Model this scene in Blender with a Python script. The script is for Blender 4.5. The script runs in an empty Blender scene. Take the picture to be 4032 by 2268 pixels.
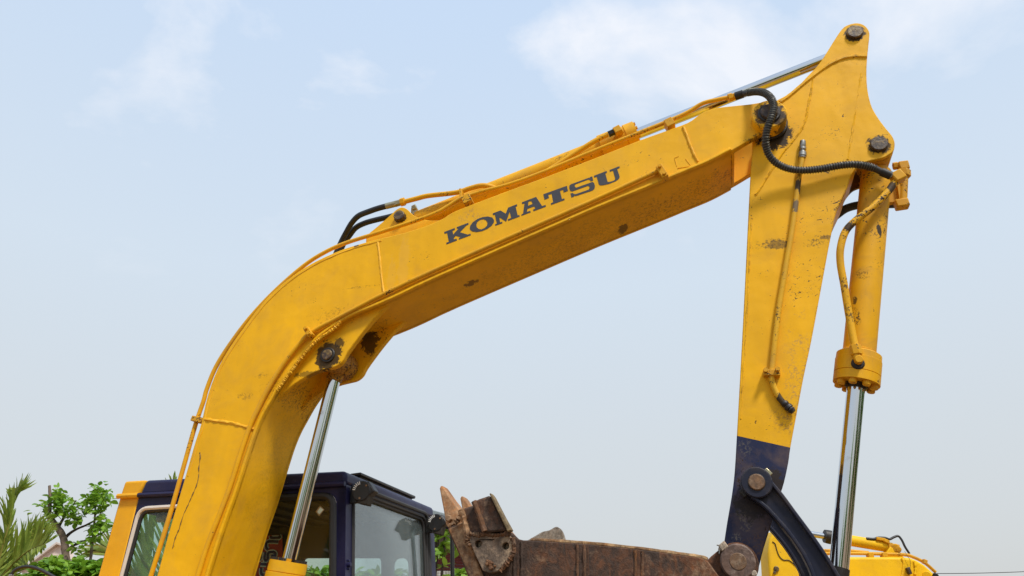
import bpy, math, random
from mathutils import Vector, Matrix
from mathutils.geometry import tessellate_polygon

random.seed(7)
R = math.radians
sc = bpy.context.scene

# ------------------------------------------------------------------ camera
CAM_Z = 1.75
PITCH = R(25.0)
F, CX, CY = 2912.0, 2016.0, 1134.0          # focal length and centre in photograph pixels
cam_d = bpy.data.cameras.new('camera')
cam = bpy.data.objects.new('camera', cam_d)
sc.collection.objects.link(cam)
cam.location = (0, 0, CAM_Z)
cam.rotation_euler = (R(90) + PITCH, 0, 0)
cam_d.sensor_width = 36.0
cam_d.lens = F / 4032 * 36.0
cam_d.clip_end = 3000
cam_d.clip_start = 0.05
sc.camera = cam

# ------------------------------------------------------------------ sun, sky, exposure
SUN_ELEV, SUN_AZ = R(55), R(33)             # azimuth: to the right of straight behind the camera
to_sun = Vector((math.sin(SUN_AZ) * math.cos(SUN_ELEV), -math.cos(SUN_AZ) * math.cos(SUN_ELEV), math.sin(SUN_ELEV)))
sun_d = bpy.data.lights.new('sun', 'SUN')
sun_d.energy = 3.2
sun_d.angle = R(9)
sun_d.color = (1.0, 0.95, 0.87)
sun = bpy.data.objects.new('sun', sun_d)
sc.collection.objects.link(sun)
sun.rotation_euler = to_sun.to_track_quat('Z', 'Y').to_euler()

world = bpy.data.worlds.new('World')
sc.world = world
world.use_nodes = True
wt = world.node_tree
for n in list(wt.nodes):
    wt.nodes.remove(n)
def wn(t, **kw):
    n = wt.nodes.new(t)
    for k, v in kw.items():
        setattr(n, k, v)
    return n
sky = wn('ShaderNodeTexSky', sky_type='NISHITA', sun_disc=False)
sky.sun_elevation = SUN_ELEV
sky.sun_rotation = math.atan2(to_sun.x, to_sun.y)
sky.air_density = 1.0
sky.dust_density = 3.5
sky.ozone_density = 1.0
sc_mul = wn('ShaderNodeVectorMath', operation='SCALE')
sc_mul.inputs['Scale'].default_value = 0.14
wt.links.new(sky.outputs[0], sc_mul.inputs[0])
haze = wn('ShaderNodeMixRGB')
haze.inputs[0].default_value = 0.88
geo_w = wn('ShaderNodeNewGeometry')
sep_w = wn('ShaderNodeSeparateXYZ')
wt.links.new(geo_w.outputs['Incoming'], sep_w.inputs[0])
neg_w = wn('ShaderNodeMath', operation='MULTIPLY'); neg_w.inputs[1].default_value = -1.0
wt.links.new(sep_w.outputs['Z'], neg_w.inputs[0])
hz_ramp = wn('ShaderNodeValToRGB')                      # thick pale air near the horizon, bluer overhead
hz_ramp.color_ramp.elements[0].position = 0.05
hz_ramp.color_ramp.elements[0].color = (0.64, 0.66, 0.665, 1)
hz_ramp.color_ramp.elements[1].position = 0.78
hz_ramp.color_ramp.elements[1].color = (0.585, 0.735, 0.95, 1)
e_mid = hz_ramp.color_ramp.elements.new(0.42)
e_mid.color = (0.67, 0.765, 0.86, 1)
e_lo = hz_ramp.color_ramp.elements.new(0.22)
e_lo.color = (0.66, 0.71, 0.745, 1)
wt.links.new(neg_w.outputs[0], hz_ramp.inputs[0])
wt.links.new(hz_ramp.outputs[0], haze.inputs[2])
wt.links.new(sc_mul.outputs[0], haze.inputs[1])
tc = wn('ShaderNodeTexCoord')
mp = wn('ShaderNodeMapping')
mp.inputs['Scale'].default_value = (1.0, 1.0, 1.7)
mp.inputs['Location'].default_value = (-1.6705, 2.7008, 2.1931)
wt.links.new(tc.outputs['Generated'], mp.inputs[0])
nz = wn('ShaderNodeTexNoise')
nz.inputs['Scale'].default_value = 2.3
nz.inputs['Detail'].default_value = 8
nz.inputs['Roughness'].default_value = 0.55
nz.inputs['Distortion'].default_value = 0.25
wt.links.new(mp.outputs[0], nz.inputs['Vector'])
cr = wn('ShaderNodeValToRGB')
cr.color_ramp.elements[0].position = 0.58
cr.color_ramp.elements[0].color = (0, 0, 0, 1)
cr.color_ramp.elements[1].position = 0.70
cr.color_ramp.elements[1].color = (0.7, 0.7, 0.7, 1)
wt.links.new(nz.outputs[0], cr.inputs[0])
cl = wn('ShaderNodeMixRGB')
cl.inputs[2].default_value = (0.93, 0.93, 0.96, 1)
fade = wn('ShaderNodeMapRange')                         # low clouds drown in the haze
fade.inputs['From Min'].default_value = 0.30; fade.inputs['From Max'].default_value = 0.62
wt.links.new(neg_w.outputs[0], fade.inputs['Value'])
cmul = wn('ShaderNodeMath', operation='MULTIPLY')
wt.links.new(cr.outputs[0], cmul.inputs[0]); wt.links.new(fade.outputs[0], cmul.inputs[1])
wt.links.new(cmul.outputs[0], cl.inputs[0])
wt.links.new(haze.outputs[0], cl.inputs[1])
bgn = wn('ShaderNodeBackground')
bgn.inputs[1].default_value = 1.0
wt.links.new(cl.outputs[0], bgn.inputs[0])
wo = wn('ShaderNodeOutputWorld')
wt.links.new(bgn.outputs[0], wo.inputs[0])

sc.view_settings.view_transform = 'Standard'
sc.view_settings.look = 'None'
sc.view_settings.exposure = 0.10
sc.view_settings.gamma = 1.0
sc.view_settings.use_curve_mapping = False
sc.cycles.max_bounces = 8
sc.cycles.transparent_max_bounces = 12

# ------------------------------------------------------------------ frames: a photograph pixel seen on a plane of the place
YAW = R(15.0)                               # the machine's long axis comes 15 degrees towards the camera on the right
DX = Vector((math.cos(YAW), -math.sin(YAW), 0))
DY = Vector((math.sin(YAW), math.cos(YAW), 0))
C0, S0 = 2.97, -2.0                         # machine mid-plane distance, slew centre along it
BASE = DX * S0 + DY * C0

def ray(px, py):
    a, b = (px - CX) / F, -(py - CY) / F
    return Vector((a, math.cos(PITCH) - math.sin(PITCH) * b, math.sin(PITCH) + math.cos(PITCH) * b))
def loc(p):                                  # world -> machine coordinates
    q = Vector(p) - BASE
    return Vector((q.dot(DX), q.dot(DY), q.z))
def L(px, py, y=0.0):                        # where the machine plane y is met
    d = ray(px, py)
    t = (C0 + y) / d.dot(DY)
    return loc(Vector((0, 0, CAM_Z)) + d * t)
def hit(px, py, p0, n):                      # where any machine-space plane is met
    o = loc((0, 0, CAM_Z)); dd = ray(px, py)
    d = Vector((dd.dot(DX), dd.dot(DY), dd.z))
    t = (p0 - o).dot(n) / d.dot(n)
    return o + d * t
def W(px, py, Y):                            # world point at distance Y in front of the camera
    d = ray(px, py)
    return Vector((0, 0, CAM_Z)) + d * (Y / d.y)
def px2m(px, py, y, n):                      # n photograph pixels in metres there
    d = ray(px, py)
    return n * (C0 + y) / d.dot(DY) / F

# ------------------------------------------------------------------ materials
class NB:
    def __init__(s, name):
        s.m = bpy.data.materials.new(name); s.m.use_nodes = True
        s.t = s.m.node_tree
        for n in list(s.t.nodes): s.t.nodes.remove(n)
        s.out = s.t.nodes.new('ShaderNodeOutputMaterial')
        s.b = s.t.nodes.new('ShaderNodeBsdfPrincipled')
        s.t.links.new(s.b.outputs[0], s.out.inputs[0])
        s.co = s.t.nodes.new('ShaderNodeTexCoord')
    def n(s, t, **kw):
        n = s.t.nodes.new(t)
        for k, v in kw.items(): setattr(n, k, v)
        return n
    def l(s, a, b): s.t.links.new(a, b)
    def val(s, sock, v):
        if isinstance(v, (int, float)): sock.default_value = v
        elif isinstance(v, tuple): sock.default_value = v + (1,) if len(v) == 3 and sock.type == 'RGBA' else v
        else: s.l(v, sock)
    def noise(s, scale, detail=3, rough=0.5, dist=0.0, stretch=None, offset=0.0):
        n = s.n('ShaderNodeTexNoise')
        n.inputs['Scale'].default_value = scale; n.inputs['Detail'].default_value = detail
        n.inputs['Roughness'].default_value = rough; n.inputs['Distortion'].default_value = dist
        mpn = s.n('ShaderNodeMapping')
        if stretch: mpn.inputs['Scale'].default_value = stretch
        mpn.inputs['Location'].default_value = (offset, offset * 1.7, offset * 0.6)
        s.l(s.co.outputs['Object'], mpn.inputs[0]); s.l(mpn.outputs[0], n.inputs['Vector'])
        return n.outputs[0]
    def ramp(s, v, a, b, ca=(0, 0, 0), cb=(1, 1, 1)):
        r = s.n('ShaderNodeValToRGB')
        r.color_ramp.elements[0].position = a; r.color_ramp.elements[0].color = ca + (1,)
        r.color_ramp.elements[1].position = b; r.color_ramp.elements[1].color = cb + (1,)
        s.val(r.inputs[0], v)
        return r.outputs[0]
    def math(s, op, a, b=0.0, clamp=False):
        m = s.n('ShaderNodeMath', operation=op, use_clamp=clamp)
        s.val(m.inputs[0], a); s.val(m.inputs[1], b)
        return m.outputs[0]
    def mix(s, f, a, b, mode='MIX'):
        m = s.n('ShaderNodeMixRGB', blend_type=mode)
        s.val(m.inputs[0], f); s.val(m.inputs[1], a); s.val(m.inputs[2], b)
        return m.outputs[0]
    def blob(s, c, r, wob=0.7, soft=0.05, nz=None):
        sub = s.n('ShaderNodeVectorMath', operation='SUBTRACT')
        s.l(s.co.outputs['Object'], sub.inputs[0]); sub.inputs[1].default_value = tuple(c)
        dv = s.n('ShaderNodeVectorMath', operation='DIVIDE')
        s.l(sub.outputs[0], dv.inputs[0]); dv.inputs[1].default_value = r if isinstance(r, tuple) else (r, r, r)
        ln = s.n('ShaderNodeVectorMath', operation='LENGTH'); s.l(dv.outputs[0], ln.inputs[0])
        v = s.math('ADD', ln.outputs['Value'], s.math('MULTIPLY', s.math('SUBTRACT', nz, 0.5), wob * 3.2))
        return s.ramp(v, max(0.0, 0.85 - soft), min(1.0, 0.85 + soft), (1, 1, 1), (0, 0, 0))
    def bump(s, h, strength, dist=0.004, prev=None):
        bp = s.n('ShaderNodeBump'); bp.inputs['Strength'].default_value = strength; bp.inputs['Distance'].default_value = dist
        s.l(h, bp.inputs['Height'])
        if prev: s.l(prev, bp.inputs['Normal'])
        return bp.outputs[0]

YELLOW = (0.87, 0.456, 0.004)
NAVY = (0.016, 0.019, 0.047)
CHIP = (0.035, 0.02, 0.014)

def paint(name, base=YELLOW, chips=0.5, dirt=0.3, stains=(), split=None, rough=0.46, chipcol=CHIP, seed=0.0, rustcol=(0.16, 0.07, 0.025), edge=0.0):
    """Old machine paint: faded patches, grime, small knocked-off chips, stains where grease or scuffs sit."""
    k = NB(name)
    big = k.noise(1.6, 4, 0.6, 0.4, offset=seed)
    mid = k.noise(7.0, 5, 0.65, 0.6, offset=seed + 3)
    fine = k.noise(52, 4, 0.7, 1.2, stretch=(1, 1, 1.25), offset=seed + 5)
    fine2 = k.noise(150, 3, 0.6, 1.0, offset=seed + 9)
    dull = tuple(c * 0.90 + 0.006 for c in base)
    rich = tuple(min(1, c * 1.04) for c in base)
    basec = base
    if split:
        n, d, col2, col2d = split
        dot = k.n('ShaderNodeVectorMath', operation='DOT_PRODUCT')
        k.l(k.co.outputs['Object'], dot.inputs[0]); dot.inputs[1].default_value = tuple(n)
        sp = k.math('GREATER_THAN', dot.outputs['Value'], d)
        c = k.mix(k.ramp(big, 0.35, 0.65), dull, rich)
        c2 = k.mix(k.ramp(mid, 0.5, 0.72), col2, col2d)
        c = k.mix(sp, c, c2)
    else:
        c = k.mix(k.ramp(big, 0.35, 0.65), dull, rich)
    st_ = k.noise(9, 5, 0.65, 0.3, stretch=(1.0, 1.0, 0.10), offset=seed + 17)
    c = k.mix(1.0, c, k.ramp(st_, 0.32, 0.68, (0.93, 0.92, 0.90), (1.03, 1.03, 1.03)), 'MULTIPLY')
    # grime film
    c = k.mix(k.math('MULTIPLY', k.ramp(mid, 0.48, 0.78), dirt), c, (0.36, 0.20, 0.07) if base[0] > 0.3 else (0.13, 0.10, 0.08))
    # fine dark specks, gathered in clusters
    cluster = k.ramp(k.noise(3.1, 3, 0.6, 0.3, offset=seed + 12), 0.42, 0.72)
    th = k.math('ADD', fine, k.math('MULTIPLY', cluster, 0.10 + 0.10 * chips))
    chip = k.ramp(th, 0.775 - 0.06 * chips, 0.79 - 0.06 * chips)
    speck = k.ramp(k.math('ADD', fine2, k.math('MULTIPLY', cluster, 0.07)), 0.755 - 0.03 * chips, 0.775 - 0.03 * chips)
    allchip = k.math('MAXIMUM', chip, k.math('MULTIPLY', speck, 0.7))
    if edge:
        geo = k.n('ShaderNodeNewGeometry')
        bev = k.n('ShaderNodeBevel', samples=4); bev.inputs['Radius'].default_value = 0.009
        dt = k.n('ShaderNodeVectorMath', operation='DOT_PRODUCT')
        k.l(bev.outputs[0], dt.inputs[0]); k.l(geo.outputs['Normal'], dt.inputs[1])
        ed = k.ramp(dt.outputs['Value'], 0.90, 0.97, (1, 1, 1), (0, 0, 0))
        ed = k.math('MULTIPLY', ed, k.ramp(k.noise(26, 5, 0.7, 0.8, offset=seed + 2), 0.50, 0.56))
        allchip = k.math('MAXIMUM', allchip, k.math('MULTIPLY', ed, edge))
    c = k.mix(allchip, c, chipcol)
    wn_ = k.noise(24, 9, 0.78, 0.5, stretch=(1, 0.4, 1), offset=seed + 1) if stains else None
    sp_ = k.ramp(k.noise(95, 6, 0.75, 0.6, offset=seed + 6), 0.50, 0.56) if stains else None
    rgh = k.math('ADD', rough, k.math('MULTIPLY', k.ramp(mid, 0.3, 0.8), 0.18))
    for st in stains:
        p, r, col, amt = st[:4]
        wob = st[4] if len(st) > 4 else 0.7
        mk = k.blob(p, r, min(wob, 1.0), 0.05 if wob < 1.2 else 0.30, nz=wn_)
        if wob >= 1.2: mk = k.math('MULTIPLY', mk, sp_)
        c = k.mix(k.math('MULTIPLY', mk, amt), c, col)
    k.l(c, k.b.inputs['Base Color']); k.l(rgh, k.b.inputs['Roughness']); k.b.inputs['Specular IOR Level'].default_value = 0.22
    h = k.math('SUBTRACT', k.math('MULTIPLY', k.noise(28, 3, 0.5, offset=seed), 0.5), k.math('MULTIPLY', allchip, 0.6))
    nb_ = k.bump(k.noise(3.2, 3, 0.5, 0.3, offset=seed + 40), 0.35, 0.03)
    k.l(k.bump(h, 0.28, 0.004, nb_), k.b.inputs['Normal'])
    return k.m

def rust(name, dark=(0.066, 0.043, 0.028), orange=(0.27, 0.105, 0.03), tan=(0.31, 0.20, 0.12), wo=0.4, wt_=0.35, seed=0.0, rough=0.85, bump=0.7):
    k = NB(name)
    a = k.noise(2.4, 6, 0.65, 0.6, offset=seed)
    b = k.noise(14, 6, 0.7, 0.8, stretch=(1.6, 1, 0.6), offset=seed + 4)
    d = k.noise(60, 5, 0.7, 0.4, offset=seed + 8)
    c = k.mix(k.ramp(d, 0.3, 0.7), tuple(x * 0.7 for x in dark), tuple(x * 1.5 for x in dark))
    c = k.mix(k.ramp(k.math('ADD', k.math('MULTIPLY', a, 0.5), k.math('MULTIPLY', b, 0.5)), 0.62 - 0.3 * wo, 0.78 - 0.25 * wo), c, k.mix(k.ramp(d, 0.35, 0.65), orange, tuple(x * 0.5 for x in orange)))
    c = k.mix(k.math('MULTIPLY', k.ramp(k.math('ADD', k.math('MULTIPLY', k.noise(5, 6, 0.7, 0.5, offset=seed + 15), 0.6), k.math('MULTIPLY', d, 0.4)), 0.62 - 0.3 * wt_, 0.72 - 0.25 * wt_), 0.8), c, tan)
    c = k.mix(1.0, c, k.ramp(k.noise(38, 8, 0.75, 0.5, offset=seed + 30), 0.30, 0.70, (0.45, 0.45, 0.45), (1.45, 1.45, 1.45)), 'MULTIPLY')
    k.l(c, k.b.inputs['Base Color']); k.b.inputs['Roughness'].default_value = rough
    k.l(k.bump(k.math('ADD', k.math('MULTIPLY', b, 0.6), k.math('MULTIPLY', d, 0.4)), bump, 0.012), k.b.inputs['Normal'])
    return k.m

def plain(name, col, rough=0.5, metal=0.0, var=0.25, scale=20, bump=0.1, spec=None):
    k = NB(name)
    n = k.noise(scale, 5, 0.65, 0.4)
    k.l(k.mix(n, tuple(c * (1 - var) for c in col), tuple(min(1, c * (1 + var)) for c in col)), k.b.inputs['Base Color'])
    k.l(k.math('ADD', rough - 0.08, k.math('MULTIPLY', n, 0.16)), k.b.inputs['Roughness'])
    k.b.inputs['Metallic'].default_value = metal
    if spec is not None: k.b.inputs['Specular IOR Level'].default_value = spec
    if bump: k.l(k.bump(n, bump, 0.004), k.b.inputs['Normal'])
    return k.m

def chrome(name):
    k = NB(name)
    n = k.noise(120, 3, 0.6, stretch=(1, 1, 0.03))
    k.b.inputs['Metallic'].default_value = 1.0
    sm = k.noise(6, 5, 0.7, 0.5)
    c = k.mix(k.ramp(sm, 0.60, 0.72), (0.62, 0.63, 0.64), (0.46, 0.43, 0.39))
    k.l(c, k.b.inputs['Base Color'])
    k.l(k.math('ADD', 0.07, k.math('ADD', k.math('MULTIPLY', n, 0.05), k.math('MULTIPLY', k.ramp(sm, 0.55, 0.75), 0.12))), k.b.inputs['Roughness'])
    return k.m

def glass(name, tint, refl=1.5, dust_sheen=0.05, dust_sheen_col=(0.35, 0.36, 0.34)):
    k = NB(name)
    tr = k.n('ShaderNodeBsdfTransparent'); tr.inputs[0].default_value = tint + (1,)
    gl = k.n('ShaderNodeBsdfGlossy'); gl.inputs['Roughness'].default_value = 0.02
    lw = k.n('ShaderNodeLayerWeight'); lw.inputs[0].default_value = 0.5
    r0 = ((refl - 1) / (refl + 1)) ** 2
    fr = k.math('ADD', r0, k.math('MULTIPLY', k.math('POWER', lw.outputs['Facing'], 5.0), 1 - r0))
    m1 = k.n('ShaderNodeMixShader'); k.l(fr, m1.inputs[0]); k.l(tr.outputs[0], m1.inputs[1]); k.l(gl.outputs[0], m1.inputs[2])
    df = k.n('ShaderNodeBsdfDiffuse'); df.inputs[0].default_value = dust_sheen_col + (1,)  # diffuse layer: dust, plus painted sky reflection on the windshield
    m2 = k.n('ShaderNodeMixShader')
    dn = k.math('ADD', dust_sheen * 0.5, k.math('MULTIPLY', k.ramp(k.noise(5, 6, 0.7, 0.4), 0.35, 0.75), dust_sheen))
    k.l(dn, m2.inputs[0]); k.l(m1.outputs[0], m2.inputs[1]); k.l(df.outputs[0], m2.inputs[2])
    k.l(m2.outputs[0], k.out.inputs[0])
    return k.m

def leafmat(name, a, b, back=None):
    k = NB(name)
    oi = k.n('ShaderNodeObjectInfo')
    v = k.math('FRACT', k.math('ADD', oi.outputs['Random'], k.noise(9, 3, 0.6)))
    g = k.n('ShaderNodeNewGeometry')
    v2 = k.math('FRACT', k.math('ADD', v, g.outputs['Random Per Island']))
    c = k.mix(v2, a, b)
    k.l(c, k.b.inputs['Base Color']); k.b.inputs['Roughness'].default_value = 0.45
    tl = k.n('ShaderNodeBsdfTranslucent'); k.l(k.mix(0.5, c, (0.25, 0.4, 0.03)), tl.inputs[0])
    mx = k.n('ShaderNodeMixShader'); mx.inputs[0].default_value = 0.35
    k.l(k.b.outputs[0], mx.inputs[1]); k.l(tl.outputs[0], mx.inputs[2]); k.l(mx.outputs[0], k.out.inputs[0])
    return k.m

M = {}
M['chrome'] = chrome('chrome_rod')
M['rubber'] = plain('black_rubber', (0.012, 0.012, 0.013), 0.55, 0, 0.4, 40)
M['rubber_grey'] = plain('worn_rubber', (0.028, 0.027, 0.028), 0.6, 0, 0.5, 60)
M['steel'] = plain('dull_steel', (0.34, 0.33, 0.30), 0.38, 0.9, 0.35, 60)
M['wire'] = plain('spring_wire', (0.13, 0.13, 0.11), 0.45, 0.6, 0.4, 90)
M['brass'] = plain('zinc_fitting', (0.42, 0.38, 0.25), 0.38, 0.8, 0.4, 60)
M['grease'] = plain('greasy_dirt', (0.017, 0.013, 0.011), 0.5, 0, 0.6, 50, 0.5)
M['pin'] = rust('pin_rust', (0.050, 0.030, 0.022), (0.16, 0.08, 0.03), (0.36, 0.24, 0.07), 0.35, 0.36, 3, 0.5, 0.4)
M['pin2'] = rust('pin_rust_worn', (0.09, 0.055, 0.038), (0.33, 0.17, 0.07), (0.36, 0.26, 0.17), 0.75, 0.4, 6, 0.55, 0.35)
M['rust'] = rust('bucket_rust', (0.052, 0.031, 0.022), (0.27, 0.095, 0.030), (0.27, 0.165, 0.095), seed=1, wo=0.48, wt_=0.28)
M['rust_tan2'] = rust('lip_rust', (0.10, 0.062, 0.042), (0.42, 0.19, 0.065), (0.46, 0.30, 0.17), 0.65, 0.55, 15)
M['rust_mid'] = rust('bucket_rust_mid', (0.06, 0.038, 0.028), (0.27, 0.11, 0.035), (0.30, 0.19, 0.11), 0.6, 0.4, 8)
M['rust_tan'] = rust('bucket_rust_light', (0.10, 0.06, 0.04), (0.34, 0.145, 0.05), (0.40, 0.25, 0.14), 0.75, 0.62, 5)
M['rust_tooth'] = rust('tooth_rust', (0.17, 0.09, 0.045), (0.44, 0.19, 0.065), (0.46, 0.28, 0.15), 0.85, 0.5, 11, 0.75, 0.45)
M['rust_grey'] = rust('worn_steel_rust', (0.36, 0.29, 0.22), (0.42, 0.23, 0.10), (0.58, 0.48, 0.37), 0.35, 0.75, 21)
M['navy'] = paint('navy_paint', NAVY, 0.3, 0.35, rough=0.38, seed=4, chipcol=(0.10, 0.08, 0.07))
M['navy_cab'] = paint('navy_cab_paint', (0.015, 0.015, 0.058), 0.15, 0.08, rough=0.33, seed=14, chipcol=(0.35, 0.33, 0.30))
M['navy_link'] = paint('navy_link_paint', (0.016, 0.019, 0.038), 0.35, 0.35, rough=0.4, seed=24, chipcol=(0.09, 0.075, 0.06), edge=0.7)
M['yellow_cab'] = paint('yellow_cab_paint', (0.80, 0.40, 0.007), 0.15, 0.25, seed=31)
M['yellow_pipe'] = paint('yellow_pipe_paint', (0.76, 0.385, 0.007), 0.85, 0.45, seed=44, chipcol=(0.06, 0.035, 0.02))
M['yellow_worn'] = paint('yellow_worn_paint', (0.70, 0.35, 0.009), 1.35, 0.6, seed=51, chipcol=(0.03, 0.02, 0.017))
M['yellow_far'] = paint('yellow_far_paint', (0.86, 0.50, 0.006), 0.5, 0.25, seed=61)
M['black_plastic'] = plain('black_plastic', (0.016, 0.016, 0.017), 0.45, 0, 0.3, 30)
M['white'] = plain('white_mark', (0.75, 0.75, 0.73), 0.5, 0, 0.05)
M['trim'] = plain('pale_window_rubber', (0.62, 0.56, 0.50), 0.6, 0, 0.12, 30)
M['interior'] = plain('cab_lining', (0.075, 0.060, 0.038), 0.75, 0, 0.3, 8)
M['interior_dark'] = plain('cab_trim_dark', (0.030, 0.025, 0.020), 0.7, 0, 0.3, 8)
M['glass_side'] = glass('side_glass', (0.88, 0.89, 0.84), 1.4, 0.012)
M['glass_rear'] = glass('rear_glass', (0.84, 0.93, 0.90), 1.45, 0.03)
M['glass_front'] = glass('windshield_glass', (0.86, 0.93, 0.93), 2.5, 0.13, (0.46, 0.54, 0.55))  # teal diffuse layer paints in part of the grey sky's reflection
M['letter'] = plain('black_lettering', (0.042, 0.042, 0.052), 0.45, 0, 0.3, 40)

# ------------------------------------------------------------------ mesh helpers
def link(o, parent=None):
    sc.collection.objects.link(o)
    if parent is not None: o.parent = parent
    return o
def tag(o, label=None, cat=None, group=None, kind=None):
    if label: o['label'] = label
    if cat: o['category'] = cat
    if group: o['group'] = group
    if kind: o['kind'] = kind
    return o
def empty(name, loc_, rz=0.0):
    e = bpy.data.objects.new(name, None); e.empty_display_size = 0.2
    sc.collection.objects.link(e); e.location = loc_; e.rotation_euler = (0, 0, rz)
    return e

class MB:
    def __init__(s): s.v = []; s.f = []; s.sm = []
    def add(s, vs, fs, smooth=False):
        o = len(s.v); s.v += [tuple(v) for v in vs]
        for f in fs: s.f.append([i + o for i in f]); s.sm.append(smooth)
        return s
    def build(s, name, mat, parent=None, bevel=0.0, seg=2, angle=35):
        me = bpy.data.meshes.new(name); me.from_pydata(s.v, [], s.f); me.validate()
        o = bpy.data.objects.new(name, me)
        if mat: me.materials.append(mat)
        import bmesh
        bm = bmesh.new(); bm.from_mesh(me)
        bmesh.ops.remove_doubles(bm, verts=bm.verts, dist=1e-5)
        bmesh.ops.recalc_face_normals(bm, faces=bm.faces)
        bm.to_mesh(me); bm.free()
        if any(s.sm):
            me.polygons.foreach_set('use_smooth', [True] * len(me.polygons))
            me.set_sharp_from_angle(angle=R(38))
        link(o, parent)
        if bevel:
            b = o.modifiers.new('bevel', 'BEVEL'); b.width = bevel; b.segments = seg
            b.limit_method = 'ANGLE'; b.angle_limit = R(angle); b.harden_normals = False
            me.polygons.foreach_set('use_smooth', [True] * len(me.polygons))
            me.set_sharp_from_angle(angle=R(30))
        return o
    # a flat outline (with holes) of (a,b) pairs, mapped by fn(a,b,depth), solid between depths d0 and d1
    def slab(s, outer, holes, fn, d0, d1):
        loops = [outer] + list(holes)
        tris = tessellate_polygon([[Vector((p[0], p[1], 0)) for p in lp] for lp in loops])
        flat = [p for lp in loops for p in lp]; n = len(flat)
        vs = [fn(p[0], p[1], d0) for p in flat] + [fn(p[0], p[1], d1) for p in flat]
        fs = []
        if not holes:
            fs += [list(range(n)), [i + n for i in range(n)][::-1]]
        else:
            fs += [list(t) for t in tris] + [[i + n for i in t][::-1] for t in tris]
        o = 0
        for lp in loops:
            k = len(lp)
            for i in range(k):
                j = (i + 1) % k
                fs.append([o + i, o + j, o + j + n, o + i + n])
            o += k
        return s.add(vs, fs)
    def plate(s, pts, y0, y1, holes=()):     # pts: machine points, extruded along y
        return s.slab([(p[0], p[2]) for p in pts], [[(p[0], p[2]) for p in h] for h in holes], lambda a, b, d: (a, d, b), y0, y1)
    def strip(s, pts, th, y0, y1):           # thick sheet following an edge line; th offsets to the left of travel
        q = []
        n = len(pts)
        for i in range(n):
            a = pts[max(0, i - 1)]; b = pts[min(n - 1, i + 1)]
            t = Vector((b[0] - a[0], b[2] - a[2])).normalized()
            q.append((pts[i][0] - t.y * th, 0, pts[i][2] + t.x * th))
        vs = []
        for p, o in zip(pts, q):
            vs += [(p[0], y0, p[2]), (p[0], y1, p[2]), (o[0], y1, o[2]), (o[0], y0, o[2])]
        fs = []
        for i in range(n - 1):
            for k in range(4):
                fs.append([i * 4 + k, i * 4 + (k + 1) % 4, i * 4 + 4 + (k + 1) % 4, i * 4 + 4 + k])
        fs += [[0, 1, 2, 3], [(n - 1) * 4 + k for k in (3, 2, 1, 0)]]
        return s.add(vs, fs)
    def lathe(s, p0, p1, prof, seg=32, smooth=True):   # prof: (distance along, radius)
        p0 = Vector(p0); ax = (Vector(p1) - p0).normalized()
        u = ax.orthogonal().normalized(); w = ax.cross(u)
        vs, fs = [], []
        for d, r in prof:
            for i in range(seg):
                a = 2 * math.pi * i / seg
                vs.append(p0 + ax * d + (u * math.cos(a) + w * math.sin(a)) * r)
        for j in range(len(prof) - 1):
            for i in range(seg):
                k = (i + 1) % seg
                fs.append([j * seg + i, j * seg + k, (j + 1) * seg + k, (j + 1) * seg + i])
        fs += [list(range(seg))[::-1], [(len(prof) - 1) * seg + i for i in range(seg)]]
        return s.add(vs, fs, smooth)
    def cyl(s, p0, p1, r, seg=28, ch=0.0, smooth=True):
        d = (Vector(p1) - Vector(p0)).length
        prof = [(0, r), (d, r)] if not ch else [(0, r - ch), (ch, r), (d - ch, r), (d, r - ch)]
        return s.lathe(p0, p1, prof, seg, smooth)
    def disc(s, p, y0, y1, r, seg=40, ch=0.003):
        return s.cyl((p[0], y0, p[2]), (p[0], y1, p[2]), r, seg, ch)
    def tube(s, pts, r, seg=12, jit=0.0):
        pts = [Vector(p) for p in pts]; n = len(pts)
        u = None; vs, fs = [], []
        for i in range(n):
            t = (pts[min(n - 1, i + 1)] - pts[max(0, i - 1)]).normalized()
            if u is None: u = t.orthogonal().normalized()
            else: u = (u - t * u.dot(t)).normalized()
            w = t.cross(u)
            rr = (r[i] if isinstance(r, (list, tuple)) else r) * (1 + random.uniform(-jit, jit))
            for k in range(seg):
                a = 2 * math.pi * k / seg
                ra = rr * (1 + random.uniform(-jit, jit))
                vs.append(pts[i] + (u * math.cos(a) + w * math.sin(a)) * ra)
        for i in range(n - 1):
            for k in range(seg):
                j = (k + 1) % seg
                fs.append([i * seg + k, i * seg + j, (i + 1) * seg + j, (i + 1) * seg + k])
        fs += [list(range(seg))[::-1], [(n - 1) * seg + i for i in range(seg)]]
        return s.add(vs, fs, True)
    def box(s, c, ax, ay, az):               # half-axis vectors
        c = Vector(c); ax, ay, az = Vector(ax), Vector(ay), Vector(az)
        vs = [c + ax * i + ay * j + az * k for i in (-1, 1) for j in (-1, 1) for k in (-1, 1)]
        return s.add(vs, [[0, 1, 3, 2], [4, 6, 7, 5], [0, 4, 5, 1], [2, 3, 7, 6], [0, 2, 6, 4], [1, 5, 7, 3]])

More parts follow.
